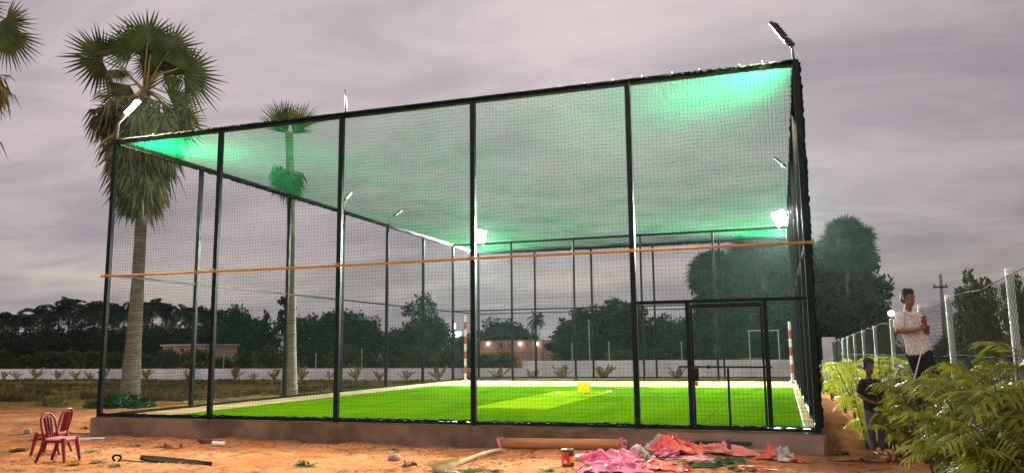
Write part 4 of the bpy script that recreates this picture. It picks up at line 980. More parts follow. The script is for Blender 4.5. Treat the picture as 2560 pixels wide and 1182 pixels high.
def young_tree(name, seed, h, nb, mt, leafL=.5):
    """young tree: thin stems carrying long feathered leaves"""
    rng = np.random.default_rng(seed); t = thing(name, '', 'young tree', (0, 0, 0)); V = []; F = []; st = MB()
    shape = lambda q: .75 + .5 * sin(pi * min(1, q * .9 + .1))
    for b in range(nb):
        a = b * 2.4 + rng.uniform(-.4, .4); tilt = rng.uniform(.05, .45) if b else .03; hh = h * rng.uniform(.7, 1) if b else h
        tip = Vector((cos(a) * tilt * hh, sin(a) * tilt * hh, hh)); P = [Vector((0, 0, -.15)), tip * .35 + Vector((0, 0, .05)), tip * .7, tip]; st.tube(P, [.022, .018, .012, .006], 6)
        nl = int(10 * hh / 1.6)
        for k in range(nl):
            q = .28 + .72 * (k + rng.uniform(0, .8)) / nl; o = tip * q; az = k * 2.4 + b; L = leafL * rng.uniform(.45, 1.2) * (1.1 - .35 * q)
            frond_strip(V, F, o, az, rng.uniform(-.1, 1.0), L, 8, .46, rng, rng.uniform(.4, 1.1), lw=.11, shape=shape)
    st.build('stem', 'stem_wood', t, True); mesh_np('foliage', np.array(V), F, mt, t); return t


yp = [young_tree('young_tree', 51, 1.55, 4, 'leaf_near', .52), young_tree('young_tree', 52, 1.45, 4, 'leaf_near', .62), young_tree('young_tree', 53, 1.6, 3, 'leaf_near', .78), young_tree('young_tree', 54, 1.5, 5, 'leaf_lit', .46), young_tree('young_tree', 55, 1.4, 4, 'leaf_lit', .42)]
# (x, y, kind, size, label)
yt = [(14.86, -.30, 4, .80, 'bright young tree in front of the right shoulder of the child'), (14.55, .85, 4, .62, 'short young tree with a thin bare stem left of the child'), (15.0, -.15, 0, .88, 'young tree growing against the right side of the child'), (14.85, 1.1, 3, .95, 'bright young tree behind the head of the child'), (15.05, 1.9, 3, 1.02, 'tall bright young tree left of the standing man'), (14.75, 2.8, 3, .92, 'bright young tree reaching over the sandy path'),
      (15.1, 3.6, 4, 1.05, 'bright young tree in front of the pale fence posts'), (14.7, 4.9, 4, .95, 'leafy young tree by the path, behind the child'), (15.05, 6.3, 3, .98, 'bright young tree half way down the path'), (14.75, 8.2, 4, .9, 'young tree at the far part of the path'), (15.0, 10.5, 3, .9, 'young tree close to the pale end pillar'), (14.7, 13.0, 4, .85, 'small far young tree beside the cage corner'), (15.0, 16.5, 3, .8, 'farthest young tree by the fence end'),
      (15.15, -.75, 1, .86, 'dark young tree just below the standing man'), (15.1, -1.75, 0, .84, 'young tree under the second capped fence post'), (15.25, -3.2, 0, .96, 'tall young tree left of the nearest fence post'), (15.0, -3.15, 2, .70, 'young tree with drooping feathered leaves at the bottom edge'), (15.25, -4.0, 1, 1.0, 'young tree hiding the nearest fence post'), (15.28, -4.9, 2, 1.0, 'young tree cut by the right edge of the photo'), (15.12, -5.0, 1, .8, 'low young tree cut by the bottom right corner'),
      (15.9, -1.0, 0, .92, 'young tree outside the fence behind its mesh'), (16.1, -2.6, 1, 1.05, 'young tree outside the fence beside the nearest post'), (15.9, 1.9, 2, .8, 'low young tree outside the fence right of the man')]
for k, (x, y, kd, s, lab) in enumerate(yt): place(USED, yp[kd], x, y, k * 1.37, s, lab, 'young trees along the wire fence')

# ------------------------------------------------------------------ people: one continuous skinned body each, clothes and hair as children
class SB(MB):
    """solid limbs in local space, later fused into one surface"""
    def limb(s, pts, n=14):
        """pts: (x, y, z, rx, ry); rings lie level when the limb is upright, else across it; domed ends"""
        P = [Vector(p[:3]) for p in pts]; R = [(p[3], p[4] if len(p) > 4 else p[3]) for p in pts]
        d0 = (P[0] - P[1]).normalized(); d1 = (P[-1] - P[-2]).normalized(); k = .6
        P = [P[0] + d0 * R[0][0] * k] + P + [P[-1] + d1 * R[-1][0] * k]; R = [(R[0][0] * .55, R[0][1] * .55)] + R + [(R[-1][0] * .55, R[-1][1] * .55)]
        V = []; F = []; prev = None
        for i, p in enumerate(P):
            d = (P[min(i + 1, len(P) - 1)] - P[max(i - 1, 0)]).normalized(); a = Vector((1, 0, 0)) - d * d.x
            if a.length < .3: a = Vector((0, 0, 1)) - d * d.z
            a.normalize()
            if prev is not None and a.dot(prev) < 0: a = -a
            prev = a; b = d.cross(a)
            for j in range(n): t = 2 * pi * j / n; V.append(p + a * cos(t) * R[i][0] + b * sin(t) * R[i][1])
        for i in range(len(P) - 1):
            for j in range(n): j2 = (j + 1) % n; F.append((i * n + j, i * n + j2, (i + 1) * n + j2, (i + 1) * n + j))
        F += [tuple(range(n))[::-1], tuple((len(P) - 1) * n + j for j in range(n))]
        return s.add(V, F)
    def ball(s, c, r, n=16):
        V = []; F = []; m = n // 2
        for i in range(m + 1):
            th = pi * (i + .02) / (m + .04)
            for j in range(n): ph = 2 * pi * j / n; V.append((c[0] + r[0] * sin(th) * cos(ph), c[1] + r[1] * sin(th) * sin(ph), c[2] + r[2] * cos(th)))
        F = [(i * n + j, (i + 1) * n + j, (i + 1) * n + (j + 1) % n, i * n + (j + 1) % n) for i in range(m) for j in range(n)] + [tuple(range(n)), tuple(m * n + j for j in range(n))[::-1]]
        return s.add(V, F)
    def fuse(s, name, mt, parent, X, voxel=.007, smooth=6, post=None):
        me = bpy.data.meshes.new('fuse'); me.from_pydata([tuple(v) for v in s.v], [], s.f); o = bpy.data.objects.new('fuse', me); COL.objects.link(o)
        md = o.modifiers.new('r', 'REMESH'); md.mode = 'VOXEL'; md.voxel_size = voxel; md.use_smooth_shade = True
        if smooth: sm = o.modifiers.new('s', 'SMOOTH'); sm.factor = .5; sm.iterations = smooth
        dg = bpy.context.evaluated_depsgraph_get(); dg.update(); ev = o.evaluated_get(dg).to_mesh()
        V = np.array([v.co[:] for v in ev.vertices]); F = [tuple(p.vertices) for p in ev.polygons]
        bpy.data.objects.remove(o); bpy.data.meshes.remove(me)
        if post is not None: V = post(V)
        return mesh_np(name, np.array([(X @ Vector(v))[:] for v in V]), F, mt, parent, True)


def hand(b, wrist, d, side, curl, L=.075, k=1.0):
    """palm, four bent fingers of unequal length, thumb from the side of the palm"""
    w = Vector(wrist); d = Vector(d).normalized(); s = Vector(side); s = (s - d * s.dot(d)).normalized(); c = d.cross(s); c = c if c.dot(Vector(curl)) > 0 else -c
    b.limb([(*(w - d * .01), .022 * k), (*(w + d * .04 * k), .030 * k), (*(w + d * .085 * k), .034 * k)], 10)
    for j, (o, ln) in enumerate(((-.027, .85), (-.009, 1.0), (.009, .95), (.026, .75))):
        p = w + d * .085 * k + s * o * k; q = p + d * L * .45 * ln + c * .010; e = q + d * L * .22 * ln + c * L * .32 * ln; f = e + c * L * .24 * ln - d * L * .05
        b.limb([(*p, .0095 * k), (*q, .009 * k), (*e, .0085 * k), (*f, .0075 * k)], 8)
    a = w + d * .03 * k - s * .03 * k; q = a + d * .026 * k - s * .02 * k + c * .008; e = q + d * .026 * k + c * .014
    b.limb([(*a, .0125 * k), (*q, .011 * k), (*e, .009 * k)], 8)


def head(b, hc, hf, k):
    """skull, jaw, nose, brow and ears around the head centre, facing hf"""
    hc = Vector(hc); f = Vector(hf).normalized(); sd = f.cross(Vector((0, 0, 1))).normalized(); up = sd.cross(f)
    b.ball(hc + up * .03 * k - f * .012 * k, (.078 * k, .088 * k, .088 * k)); b.ball(hc - up * .045 * k + f * .020 * k, (.058 * k, .062 * k, .070 * k)); b.ball(hc - up * .085 * k + f * .045 * k, (.030 * k, .028 * k, .026 * k))
    b.limb([(*(hc + up * .025 * k + f * .078 * k), .008 * k), (*(hc - up * .022 * k + f * .098 * k), .015 * k)], 8)
    for g in (-1, 1):
        b.ball(hc + sd * g * .080 * k - f * .005 * k - up * .005 * k, (.010 * k, .020 * k, .030 * k), 10); b.limb([(*(hc + sd * g * .016 * k + up * .036 * k + f * .073 * k), .010 * k), (*(hc + sd * g * .048 * k + up * .036 * k + f * .062 * k), .009 * k)], 8)
    return hc, f, sd, up


def face(t, X, H, k, seed, quiff):
    hc, f, sd, up = H
    for g in (-1, 1):
        c = hc + sd * g * .031 * k + up * .012 * k + f * .066 * k; e = SB(); e.ball(c, (.0105 * k, .0105 * k, .0065 * k), 10); e.v = [tuple(X @ Vector(q)) for q in e.v]; eb = e.build('eye', 'eye_white', t, True)
        e = SB(); e.ball(c + f * .0075 * k, (.0065 * k, .0065 * k, .0055 * k), 8); e.v = [tuple(X @ Vector(q)) for q in e.v]; e.build('iris', 'hair', eb, True)
        m = MB(); m.tube([X @ (hc + sd * g * (.014 + .017 * j) * k + up * (.040 + .004 * (j == 1)) * k + f * (.084 - .006 * j * j) * k) for j in range(3)], [.004 * k, .006 * k, .003 * k], 5); m.build('eyebrow', 'hair', t)
    m = MB(); m.tube([X @ (hc + sd * .012 * j * k - up * .055 * k + f * (.083 - .003 * j * j) * k) for j in (-2, -1, 0, 1, 2)], [.002 * k, .006 * k, .007 * k, .006 * k, .002 * k], 6); m.build('mouth', 'lip', t, True)
    rng = np.random.default_rng(seed); h = SB()      # hair: a cap of thick short locks combed up at the front
    h.ball(hc + up * .050 * k - f * .022 * k, (.085 * k, .090 * k, .078 * k)); h.ball(hc - f * .045 * k + up * .0 * k, (.076 * k, .060 * k, .070 * k))
    for g in (-1, 1): h.ball(hc + sd * g * .072 * k + up * .03 * k - f * .006 * k, (.016 * k, .03 * k, .04 * k), 10)
    for j in range(60):
        a = rng.uniform(0, 2 * pi); q = sqrt(rng.uniform()); d = (sd * cos(a) * q + f * (sin(a) * q) + up * sqrt(max(.05, 1 - q * q))).normalized()
        p = hc + up * .050 * k - f * .022 * k + d * .078 * k; tp = p + d * rng.uniform(.012, .03) * k * quiff + f * .012 * quiff * k + Vector(rng.normal(0, .006, 3)); h.limb([(*p, .012 * k), (*tp, .006 * k)], 6)
    h.fuse('hair', 'hair', t, X, .006, 2)


def frame(base):
    ax = Vector((CR.x, CR.y, 0)).normalized(); ay = Vector((-ax.y, ax.x, 0))
    return Matrix.Translation(base) @ Matrix((ax, ay, Vector((0, 0, 1)))).transposed().to_4x4()


def man():
    base = Vector((15.17, -.42, .40)); t = thing('person', 'man in a white printed short-sleeved shirt and black trousers standing up at the wire fence', 'person', base); X = frame(base)
    b = SB(); sl, el, wl = (-.205, -.01, 1.325), (-.285, -.08, 1.085), (-.055, -.215, 1.12); sr, er, wr = (.085, .05, 1.32), (.135, -.07, 1.06), (.055, -.20, 1.185)
    b.limb([(.03, 0, .84, .13, .10), (.0, 0, 1.0, .12, .09), (-.06, 0, 1.18, .135, .10), (-.07, .01, 1.31, .13, .08), (-.08, .005, 1.38, .065, .06)])
    b.limb([(-.08, .0, 1.36, .056), (-.078, -.02, 1.46, .050)])
    b.limb([(*sl, .058), (*el, .042), (-.17, -.15, 1.10, .040), (*wl, .026)]); b.limb([(*sr, .058), (*er, .042), (.095, -.135, 1.125, .040), (*wr, .026)])
    b.limb([(-.035, .06, .82, .085), (.05, .04, .44, .056), (.045, .07, .26, .05), (.03, .08, .07, .035)]); b.limb([(.09, -.03, .82, .085), (.15, -.10, .46, .056), (.145, -.06, .28, .05), (.14, -.02, .07, .035)])
    b.limb([(.02, .085, .035, .03), (.17, .01, .025, .032)], 10); b.limb([(.13, -.01, .035, .03), (.28, -.09, .025, .032)], 10)
    hand(b, wl, (1, -.15, .3), (0, .3, -1), (.3, -1, 0)); hand(b, wr, (-.3, -.15, 1), (1, 0, .3), (-.3, -1, 0))
    Hh = head(b, (-.075, -.035, 1.555), (.34, -1, -.14), 1.06)
    b.fuse('body', 'skin', t, X, .006, 5); face(t, X, Hh, 1.06, 3, 0.7)
    c = SB(); c.limb([(.04, 0, .80, .178, .135), (.02, 0, .92, .170, .13), (.0, 0, 1.02, .162, .125), (-.05, 0, 1.17, .168, .125), (-.065, .008, 1.29, .165, .11), (-.08, .005, 1.355, .085, .075)])
    for p, q in ((sl, el), (sr, er)): p = Vector(p); q = Vector(q); c.limb([(*(p + Vector((.02 if p.x < 0 else -.02, 0, .0))), .074), (*p.lerp(q, .4), .074), (*p.lerp(q, .72), .078)])
    c.fuse('shirt', 'shirt_white', t, X, .009, 5)
    m = MB()
    for g in (-1, 1): m.add([X @ Vector(q) for q in ((-.08 + .062 * g, -.060, 1.405), (-.07 + .012 * g, -.118, 1.325), (-.07 + .07 * g, -.125, 1.325), (-.08 + .092 * g, -.055, 1.385))], [(0, 1, 2, 3)])
    m.build('collar', 'shirt_white', t)
    for j in range(5): m = MB(); m.lathe([(.001, -.004), (.007, 0), (.001, .004)], tuple(X @ Vector((-.05 + .014 * j, -.136 - .001 * j, 1.27 - .085 * j))), 8); m.build('button', 'white_plain', t)
    c = SB(); c.limb([(.03, 0, .72, .150, .120), (.03, 0, .86, .150, .118)])
    c.limb([(-.035, .055, .80, .105), (.05, .04, .45, .080), (.045, .07, .26, .072), (.03, .08, .12, .066)]); c.limb([(.09, -.03, .80, .105), (.15, -.10, .47, .080), (.145, -.06, .28, .072), (.14, -.02, .12, .066)])
    c.fuse('trousers', 'trousers_black', t, X, .009, 4)
man()
p0 = at_d(2306, 868, 11.0); p1 = at_d(2290, 930, 11.0); m = MB(); m.tube([p0, p1, p1 + (p1 - p0) * 1.6], .009, 6)
tag(m.build('metal_rod', 'white_plain'), 'thin white rod leaning beside the trouser leg of the man', 'rod')


def boy():
    x, y = 14.6, .2; base = Vector((x, y, float(gz(x, y)) + .005)); t = thing('person', 'barefoot child in black top and grey trousers half hidden by leaves on the path', 'person', base); X = frame(base)
    b = SB(); sl, el, wl = (-.135, 0, 1.075), (-.19, -.02, .87), (-.11, -.16, .78); sr, er, wr = (.095, 0, 1.075), (.15, -.03, .87), (.09, -.16, .78)
    b.limb([(.01, 0, .68, .105, .08), (.0, 0, .82, .095, .075), (-.02, 0, .97, .105, .08), (-.025, 0, 1.07, .10, .065), (-.03, 0, 1.12, .05, .048)])
    b.limb([(-.03, 0, 1.10, .044), (-.03, -.015, 1.19, .040)])
    b.limb([(*sl, .045), (*el, .034), (*wl, .022)]); b.limb([(*sr, .045), (*er, .034), (*wr, .022)])
    b.limb([(-.055, 0, .66, .068), (-.065, -.03, .37, .046), (-.035, .015, .22, .042), (-.01, .02, .06, .028)]); b.limb([(.075, 0, .66, .068), (.10, -.02, .37, .046), (.105, .0, .22, .042), (.105, .0, .06, .028)])
    b.limb([(-.01, .03, .03, .026), (-.0, -.11, .02, .028)], 10); b.limb([(.105, .01, .03, .026), (.13, -.12, .02, .028)], 10)
    for g, f0 in ((0.0, -.0), (1.0, .13)):
        for j in range(5): b.limb([(f0 + (-.024 + .012 * j) , -.115 - .012 * g, .018, .008), (f0 + (-.026 + .013 * j), -.140 + .004 * j - .012 * g, .014, .0075)], 6)
    hand(b, wl, (.5, -.8, -.1), (.1, .2, -1), (.6, .6, -.3), .06, .82); hand(b, wr, (-.5, -.8, -.1), (-.1, .2, -1), (-.6, .6, -.3), .06, .82)
    Hh = head(b, (-.03, -.03, 1.285), (.15, -1, -.2), .98)
    b.fuse('body', 'skin_dark', t, X, .006, 4); face(t, X, Hh, .98, 4, .8)
    c = SB(); c.limb([(.01, 0, .66, .148, .115), (.0, 0, .82, .135, .105), (-.02, 0, .96, .138, .105), (-.025, 0, 1.06, .128, .09), (-.03, 0, 1.10, .065, .06)])
    for p, q in ((sl, el), (sr, er)): p = Vector(p); q = Vector(q); c.limb([(*(p + Vector((.02 if p.x < 0 else -.02, 0, 0))), .060), (*p.lerp(q, .4), .058), (*p.lerp(q, .75), .060)])
    c.fuse('top', 'shirt_black', t, X, .009, 5)
    c = SB(); c.limb([(.01, 0, .60, .118, .095), (.01, 0, .70, .120, .095)])
    c.limb([(-.055, 0, .65, .085), (-.065, -.03, .37, .066), (-.035, .015, .22, .06), (-.012, .02, .11, .054)]); c.limb([(.075, 0, .65, .085), (.10, -.02, .37, .066), (.105, 0, .22, .06), (.105, .0, .11, .054)])
    c.fuse('trousers', 'trousers_grey', t, X, .009, 4)
boy()

# ------------------------------------------------------------------ red plastic chairs
def chair(label, x, y, rot, sc):
    z = float(gz(x, y)); t = thing('plastic_chair', label, 'chair', (x, y, z), 'red plastic chairs'); Q = Matrix.Translation((x, y, z)) @ Matrix.Rotation(rot, 4, 'Z') @ Matrix.Scale(sc, 4)
    def bl(m, name, mt, sm=False): m.v = [tuple(Q @ Vector(q)) for q in m.v]; return m.build(name, mt, t, sm)
    # seat: dished sheet with a rolled lip, facing local +x
    V = []; F = []; n = 12
    for i in range(n + 1):
        for j in range(n + 1):
            u = i / n * 2 - 1; v = j / n * 2 - 1; rr = max(abs(u), abs(v)); xx = .22 * u * (1 - .06 * v * v); yy = .215 * v * (1 - .06 * u * u); V.append((xx, yy, .43 - .02 * (1 - u * u) * (1 - v * v) - (.035 if rr > .99 else 0)))
    for i in range(n):
        for j in range(n): a = i * (n + 1) + j; F.append((a, a + n + 1, a + n + 2, a + 1))
    nv = len(V); V += [(q[0], q[1], q[2] - .016) for q in V]; F += [tuple(k + nv for k in q[::-1]) for q in F]
    m = MB(); m.add(V, F); bl(m, 'seat', 'pink_plastic', True)
    for sx in (1, -1):
        for sy in (1, -1):
            m = MB(); m.tube([(.18 * sx, .185 * sy, .42), (.205 * sx, .205 * sy, .25), (.25 * sx - (.05 if sx < 0 else 0), .225 * sy, 0)], [.042, .035, .025], 8); bl(m, 'leg', 'red_plastic')
    P = [(-.19, -.19, .42), (-.235, -.205, .60), (-.275, -.19, .76), (-.295, -.10, .84), (-.30, 0, .86), (-.295, .10, .84), (-.275, .19, .76), (-.235, .205, .60), (-.19, .19, .42)]
    m = MB(); m.tube(P, .022, 8); bl(m, 'back_hoop', 'red_plastic', True)
    for k in (-1, 0, 1):
        m = MB(); a = Vector((-.20, .062 * k, .42)); b = Vector((-.285, .085 * k, .80 - .02 * abs(k))); d = (b - a).normalized(); Mx = d.to_track_quat('Z', 'Y').to_matrix()
        m.box((a + b) / 2, (.012, .05, (b - a).length), Mx, bev=.004); bl(m, 'back_slat', 'red_plastic')
    m = MB(); m.box((.0, .19, .375), (.36, .012, .06), bev=.004); m.box((.0, -.19, .375), (.36, .012, .06), bev=.004); m.box((.19, 0, .375), (.012, .36, .06), bev=.004); m.box((-.19, 0, .375), (.012, .36, .06), bev=.004); bl(m, 'apron', 'red_plastic')
q = at_z(148, 1148, -.345); chair('nearer small red plastic chair with its back to the left of the sandy yard', q.x, q.y, radians(14), .86)
q = at_z(126, 1131, -.345); chair('farther small red plastic chair with its back to the plinth', q.x, q.y, radians(200), .86)

# ------------------------------------------------------------------ things lying about in the yard
def on(px, py): p = at_z(px, py, -.325); return Vector((p.x, p.y, float(gz(p.x, p.y))))


def crumple(name, label, cat, px, py, w_, d_, h, mt, seed, rot=0.0, group=None, ridge=2.6, n=64, extra=None):
    """crumpled thin sheet lying on the ground: sharp ridges, torn outline"""
    c = on(px, py); rng = np.random.default_rng(seed); o = rng.uniform(0, 50, 2)
    u = np.linspace(-1, 1, n); U, V_ = np.meshgrid(u, u, indexing='ij'); rr = np.sqrt(U ** 2 + V_ ** 2); a = np.arctan2(V_, U)
    rim = 1 + .22 * np.sin(a * 3 + o[0]) + .14 * np.sin(a * 7 + o[1]) + .10 * np.sin(a * 11 + o[0] * 2)
    sq = np.maximum(np.abs(U), np.abs(V_)) / np.maximum(rr, 1e-6)
    k = rim * np.where(rr > 0, sq * .9, 1); x = U * k; y = V_ * k
    r1 = 1 - np.abs(2 * vnoise(x * ridge * .5 + o[0], y * ridge * .5 + o[1], seed) - 1); r2 = 1 - np.abs(2 * vnoise(x * ridge * 1.4 + o[1], y * ridge * 1.4 + o[0], seed + 3) - 1)
    z = h * (r1 ** 2 * .55 + r2 ** 3 * .22 + .16 * (1 - np.abs(2 * vnoise(x * ridge * 3.2 + o[0], y * ridge * 3.2, seed + 7) - 1)) ** 3) * np.clip(1.25 - rr, 0.08, 1) ** .8
    x2 = x * w_ / 2 + (vnoise(x * 4 + 9, y * 4, seed) - .5) * .12; y2 = y * d_ / 2 + (vnoise(x * 4, y * 4 + 5, seed + 1) - .5) * .10
    X_ = c.x + x2 * cos(rot) - y2 * sin(rot); Y_ = c.y + x2 * sin(rot) + y2 * cos(rot)
    P = np.stack([X_, Y_, np.maximum(gz(X_, Y_), float(gz(c.x, c.y)) - .05) + z + .006], -1).reshape(-1, 3)
    F = [(i * n + j, (i + 1) * n + j, (i + 1) * n + j + 1, i * n + j + 1) for i in range(n - 1) for j in range(n - 1)]
    ob = mesh_np(name, P, F, mt, None, True, None, (c.x, c.y, c.z)); sd = ob.modifiers.new('thickness', 'SOLIDIFY'); sd.thickness = .003
    return tag(ob, label, cat, group)


PG = 'crumpled plastic wrapping sheets by the plinth'
crumple('plastic_sheet', 'big crumpled magenta plastic sheet beside the paint can', 'plastic sheet', 1532, 1152, 1.05, .55, .30, 'sheet_magenta', 3, .2, PG)
crumple('plastic_sheet', 'pale magenta plastic sheet spilling over the bottom edge below the big magenta sheet', 'plastic sheet', 1545, 1178, .9, .40, .20, 'sheet_magenta', 5, -.3, PG)
crumple('plastic_sheet', 'pale pink plastic lying at the bottom edge right of the paint can', 'plastic sheet', 1478, 1180, .5, .34, .14, 'sheet_pink', 6, .4, PG)
crumple('plastic_sheet', 'white translucent plastic film on top of the magenta heap', 'plastic sheet', 1602, 1150, .42, .22, .25, 'sheet_white', 8, .1, PG)
crumple('plastic_sheet', 'coral red sheet crumpled high against the plinth below the fourth front post', 'plastic sheet', 1690, 1140, .9, .50, .36, 'sheet_coral', 9, .1, PG)
crumple('plastic_sheet', 'white film bundle tucked behind the coral red sheet at the plinth', 'plastic sheet', 1640, 1134, .40, .3, .33, 'sheet_white', 12, .5, PG)
crumple('plastic_sheet', 'dusky magenta fold in front of the tall coral sheet', 'plastic sheet', 1668, 1146, .42, .20, .20, 'sheet_magenta', 13, .5, PG)
crumple('plastic_sheet', 'flat salmon sheet spread along the plinth below the cage door', 'plastic sheet', 1795, 1140, 1.15, .42, .24, 'sheet_salmon', 15, .06, PG, 2.2)
crumple('plastic_sheet', 'flat pink sheet in front of the salmon sheet below the cage door', 'plastic sheet', 1755, 1154, 1.05, .34, .09, 'sheet_pink', 16, .15, PG, 2.4)
crumple('plastic_sheet', 'coral red sheet at the bottom edge right of the magenta heap', 'plastic sheet', 1655, 1176, .75, .42, .20, 'sheet_coral', 18, -.2, PG)
crumple('plastic_sheet', 'small salmon scrap beside the rubble at the bottom edge', 'plastic sheet', 1878, 1176, .5, .25, .07, 'sheet_salmon', 19, .2, PG)
crumple('plastic_bag', 'upright coral plastic bag standing near the right end of the plinth', 'plastic bag', 1928, 1150, .36, .30, .34, 'sheet_coral', 22, .2, PG)
crumple('plastic_bag', 'shiny white plastic bag leaning on the coral bag near the plinth end', 'plastic bag', 1962, 1156, .24, .24, .31, 'sheet_white', 25, .2, PG)
crumple('plastic_sheet', 'torn coral strip trailing right from the white bag', 'plastic sheet', 1990, 1157, .34, .2, .12, 'sheet_coral', 27, .2, PG)
TG = 'scraps of dark green turf'
crumple('turf_scrap', 'dark green turf scrap between the magenta and coral sheets', 'turf scrap', 1590, 1143, .70, .22, .12, 'turf_scrap', 31, .2, TG)
crumple('turf_scrap', 'long dark green turf scrap at the bottom edge below the pink sheet', 'turf scrap', 1735, 1172, .85, .28, .11, 'turf_scrap', 33, .1, TG)
crumple('turf_scrap', 'curled green turf scrap left of the rubble', 'turf scrap', 1822, 1163, .55, .22, .14, 'turf_scrap', 35, .4, TG)
crumple('turf_scrap', 'thin dark turf strip under the dusky magenta fold', 'turf scrap', 1690, 1153, .6, .14, .05, 'turf_scrap', 37, .3, TG)
m = MB(); c = on(1824, 1142); m.box((c.x, c.y, c.z + .17), (.06, .012, .15), Matrix.Rotation(.06, 3, 'Z') @ Matrix.Rotation(-.35, 3, 'X'), bev=.004); tag(m.build('navy_label', 'navy'), 'navy blue band on the salmon sheet below the cage door', 'label')
# long green timber edge lying on the plinth foot
m = MB(); m.box((12.42, -.15, -.155), (.85, .05, .05), bev=.008); tag(m.build('timber_batten', 'turf_scrap'), 'dark green batten leaning on the plinth under the cage door', 'batten')

# cardboard tube with pink wrapping in its ends
def tube_roll():
    a = Vector((8.86, -.23, -.245)); b = Vector((10.83, -.24, -.215)); t = thing('cardboard_tube', 'long orange cardboard tube lying along the plinth with pink wrapping in both ends', 'tube', (a.x, a.y, -.33))
    m = MB(); m.tube([a, a.lerp(b, .3), a.lerp(b, .6), b], .088, 20); m.build('tube', 'cardboard', t, True)
    for k, (p, sg) in enumerate(((a, -1), (b, 1))):
        rng = np.random.default_rng(k + 4); V = []; F = []
        for i in range(26):
            d = Vector((sg * rng.uniform(.2, 1), rng.normal(0, .7), rng.normal(0, .7))); d.normalize(); L = rng.uniform(.07, .16); s = d.cross(Vector(rng.normal(size=3))).normalized() * L * .5; n = len(V)
            V += [p, p + d * L * .6 + s, p + d * L, p + d * L * .6 - s]; F.append((n, n + 1, n + 2, n + 3))
        mesh_np('wrapping', np.array([tuple(q) for q in V]), F, 'sheet_pink', t)
tube_roll()

def paint_can():
    c = on(1420, 1166); t = thing('paint_can', 'dented red and yellow paint can with dark bands standing in the sand', 'can', c); r = .088; hh = .235
    n = 28
    def band(name, z0, z1, mt, a0=0, a1=2 * pi, rr=r):
        k = max(3, int(n * (a1 - a0) / 6.28)); V = []; F = []
        for i in range(k + 1):
            a = a0 + (a1 - a0) * i / k
            for z in (z0, z1): V.append((c.x + rr * cos(a), c.y + rr * sin(a), c.z + z + .02 * cos(a - .6) * 0))
        for i in range(k): F.append((2 * i, 2 * i + 2, 2 * i + 3, 2 * i + 1))
        return mesh_np(name, np.array(V), F, mt, t, True)
    m = MB(); m.lathe([(r * .98, 0), (r * .985, hh), (r * .9, hh), (r * .9, hh - .012)], tuple(c), n); m.build('tin', 'galvanised', t, True)
    f = math.atan2(-.94, .3)   # side towards the yard
    band('base_band', .004, .028, 'can_dark', rr=r + .001); band('top_band', .20, .225, 'can_dark', rr=r + .001)
    band('red_panel', .03, .198, 'can_red', f - 1.9, f + .25, r + .001); band('yellow_panel', .03, .198, 'can_yellow', f + .25, f + 1.7, r + .001)
    band('dark_corner', .145, .198, 'can_dark', f + .1, f + 1.3, r + .0025); band('dark_corner', .03, .06, 'can_dark', f + .35, f + 1.5, r + .0025)
    band('white_mark', .055, .075, 'white_plain', f - .75, f - .15, r + .0025); band('white_mark', .08, .098, 'white_plain', f - .72, f - .3, r + .0025)
    band('rim', hh - .012, hh + .004, 'galvanised', rr=r + .004)
paint_can()

# cut palm stalk with its saw-toothed foot, flat black strip, rubber loop, stones, dry leaves
def palm_stalk():
    a = on(1252, 1131) + Vector((0, 0, .035)); b = on(1085, 1180) + Vector((0, 0, .03)); t = thing('palm_stalk', 'long dry palm stalk with saw-toothed edge lying in the sand', 'palm stalk', a)
    P = [a.lerp(b, q) + Vector((0, 0, .02 * sin(q * 5))) for q in np.linspace(0, 1, 9)]; m = MB(); m.tube(P, [.032, .034, .033, .032, .034, .04, .048, .055, .06], 8); m.build('stalk', 'bare_wood', t, True)
    V = []; F = []; d = (b - a).normalized(); s = d.cross(Vector((0, 0, 1)))
    for k in range(26):
        q = .66 + .36 * k / 26; p = a.lerp(b, q) + Vector((0, 0, .03))
        for sg in (-1, 1): n = len(V); tip = p + s * sg * .10 + Vector((0, 0, .05)) + d * .03; V += [p - d * .008 + Vector((0, 0, .02)), p + d * .012, tip]; F.append((n, n + 1, n + 2))
    mesh_np('teeth', np.array([tuple(q) for q in V]), F, 'palm_dry', t)
palm_stalk()
rng = np.random.default_rng(5); V = []; F = []
for k in range(8): p = on(1085 + 12 * k, 1182) + Vector((0, rng.normal(0, .05), .02)); frond_strip(V, F, p, rng.uniform(0, 6.28), .25, .30, 8, .3, rng, .4, lw=.2)
tag(mesh_np('palm_cutting', np.array([tuple(q) for q in V]), F, 'palm_leaf_pale_lit'), 'green palm leaf cuttings at the foot of the dry stalk on the bottom edge', 'leaf cutting')
a = on(352, 1141); b = on(530, 1159); M = Matrix.Rotation(math.atan2(b.y - a.y, b.x - a.x), 3, 'Z')
m = MB(); c = (a + b) / 2; L = (b - a).length; V = []
for q, ww in ((-.5, .02), (-.35, .12), (-.1, .14), (.2, .10), (.5, .015)): V += [M @ Vector((q * L, ww * .4, .065)) + c, M @ Vector((q * L, -ww * .9, .02)) + c, M @ Vector((q * L, -ww * .9, 0.0)) + c, M @ Vector((q * L, ww * .4, .045)) + c]
F = [(i * 4 + k, i * 4 + (k + 1) % 4, i * 4 + 4 + (k + 1) % 4, i * 4 + 4 + k) for i in range(4) for k in range(4)]; m.add(V, F + [(0, 1, 2, 3), (16, 19, 18, 17)])
tag(m.build('rubber_strip', 'black_rubber'), 'flat black rubber strip lying in the sand in front of the plinth', 'rubber strip')
a = on(240, 1144); m = MB(); c = on(292, 1143); m.tube([c + Vector((.075 * cos(t_), .02 * sin(t_ * 2), .045 + .055 * sin(t_))) for t_ in np.linspace(-.9, 4.0, 14)], .017, 6); m.tube([c + Vector((.05, 0, .01)), c + Vector((.2, .02, .02)), c + Vector((.55, -.03, .015))], .012, 5)
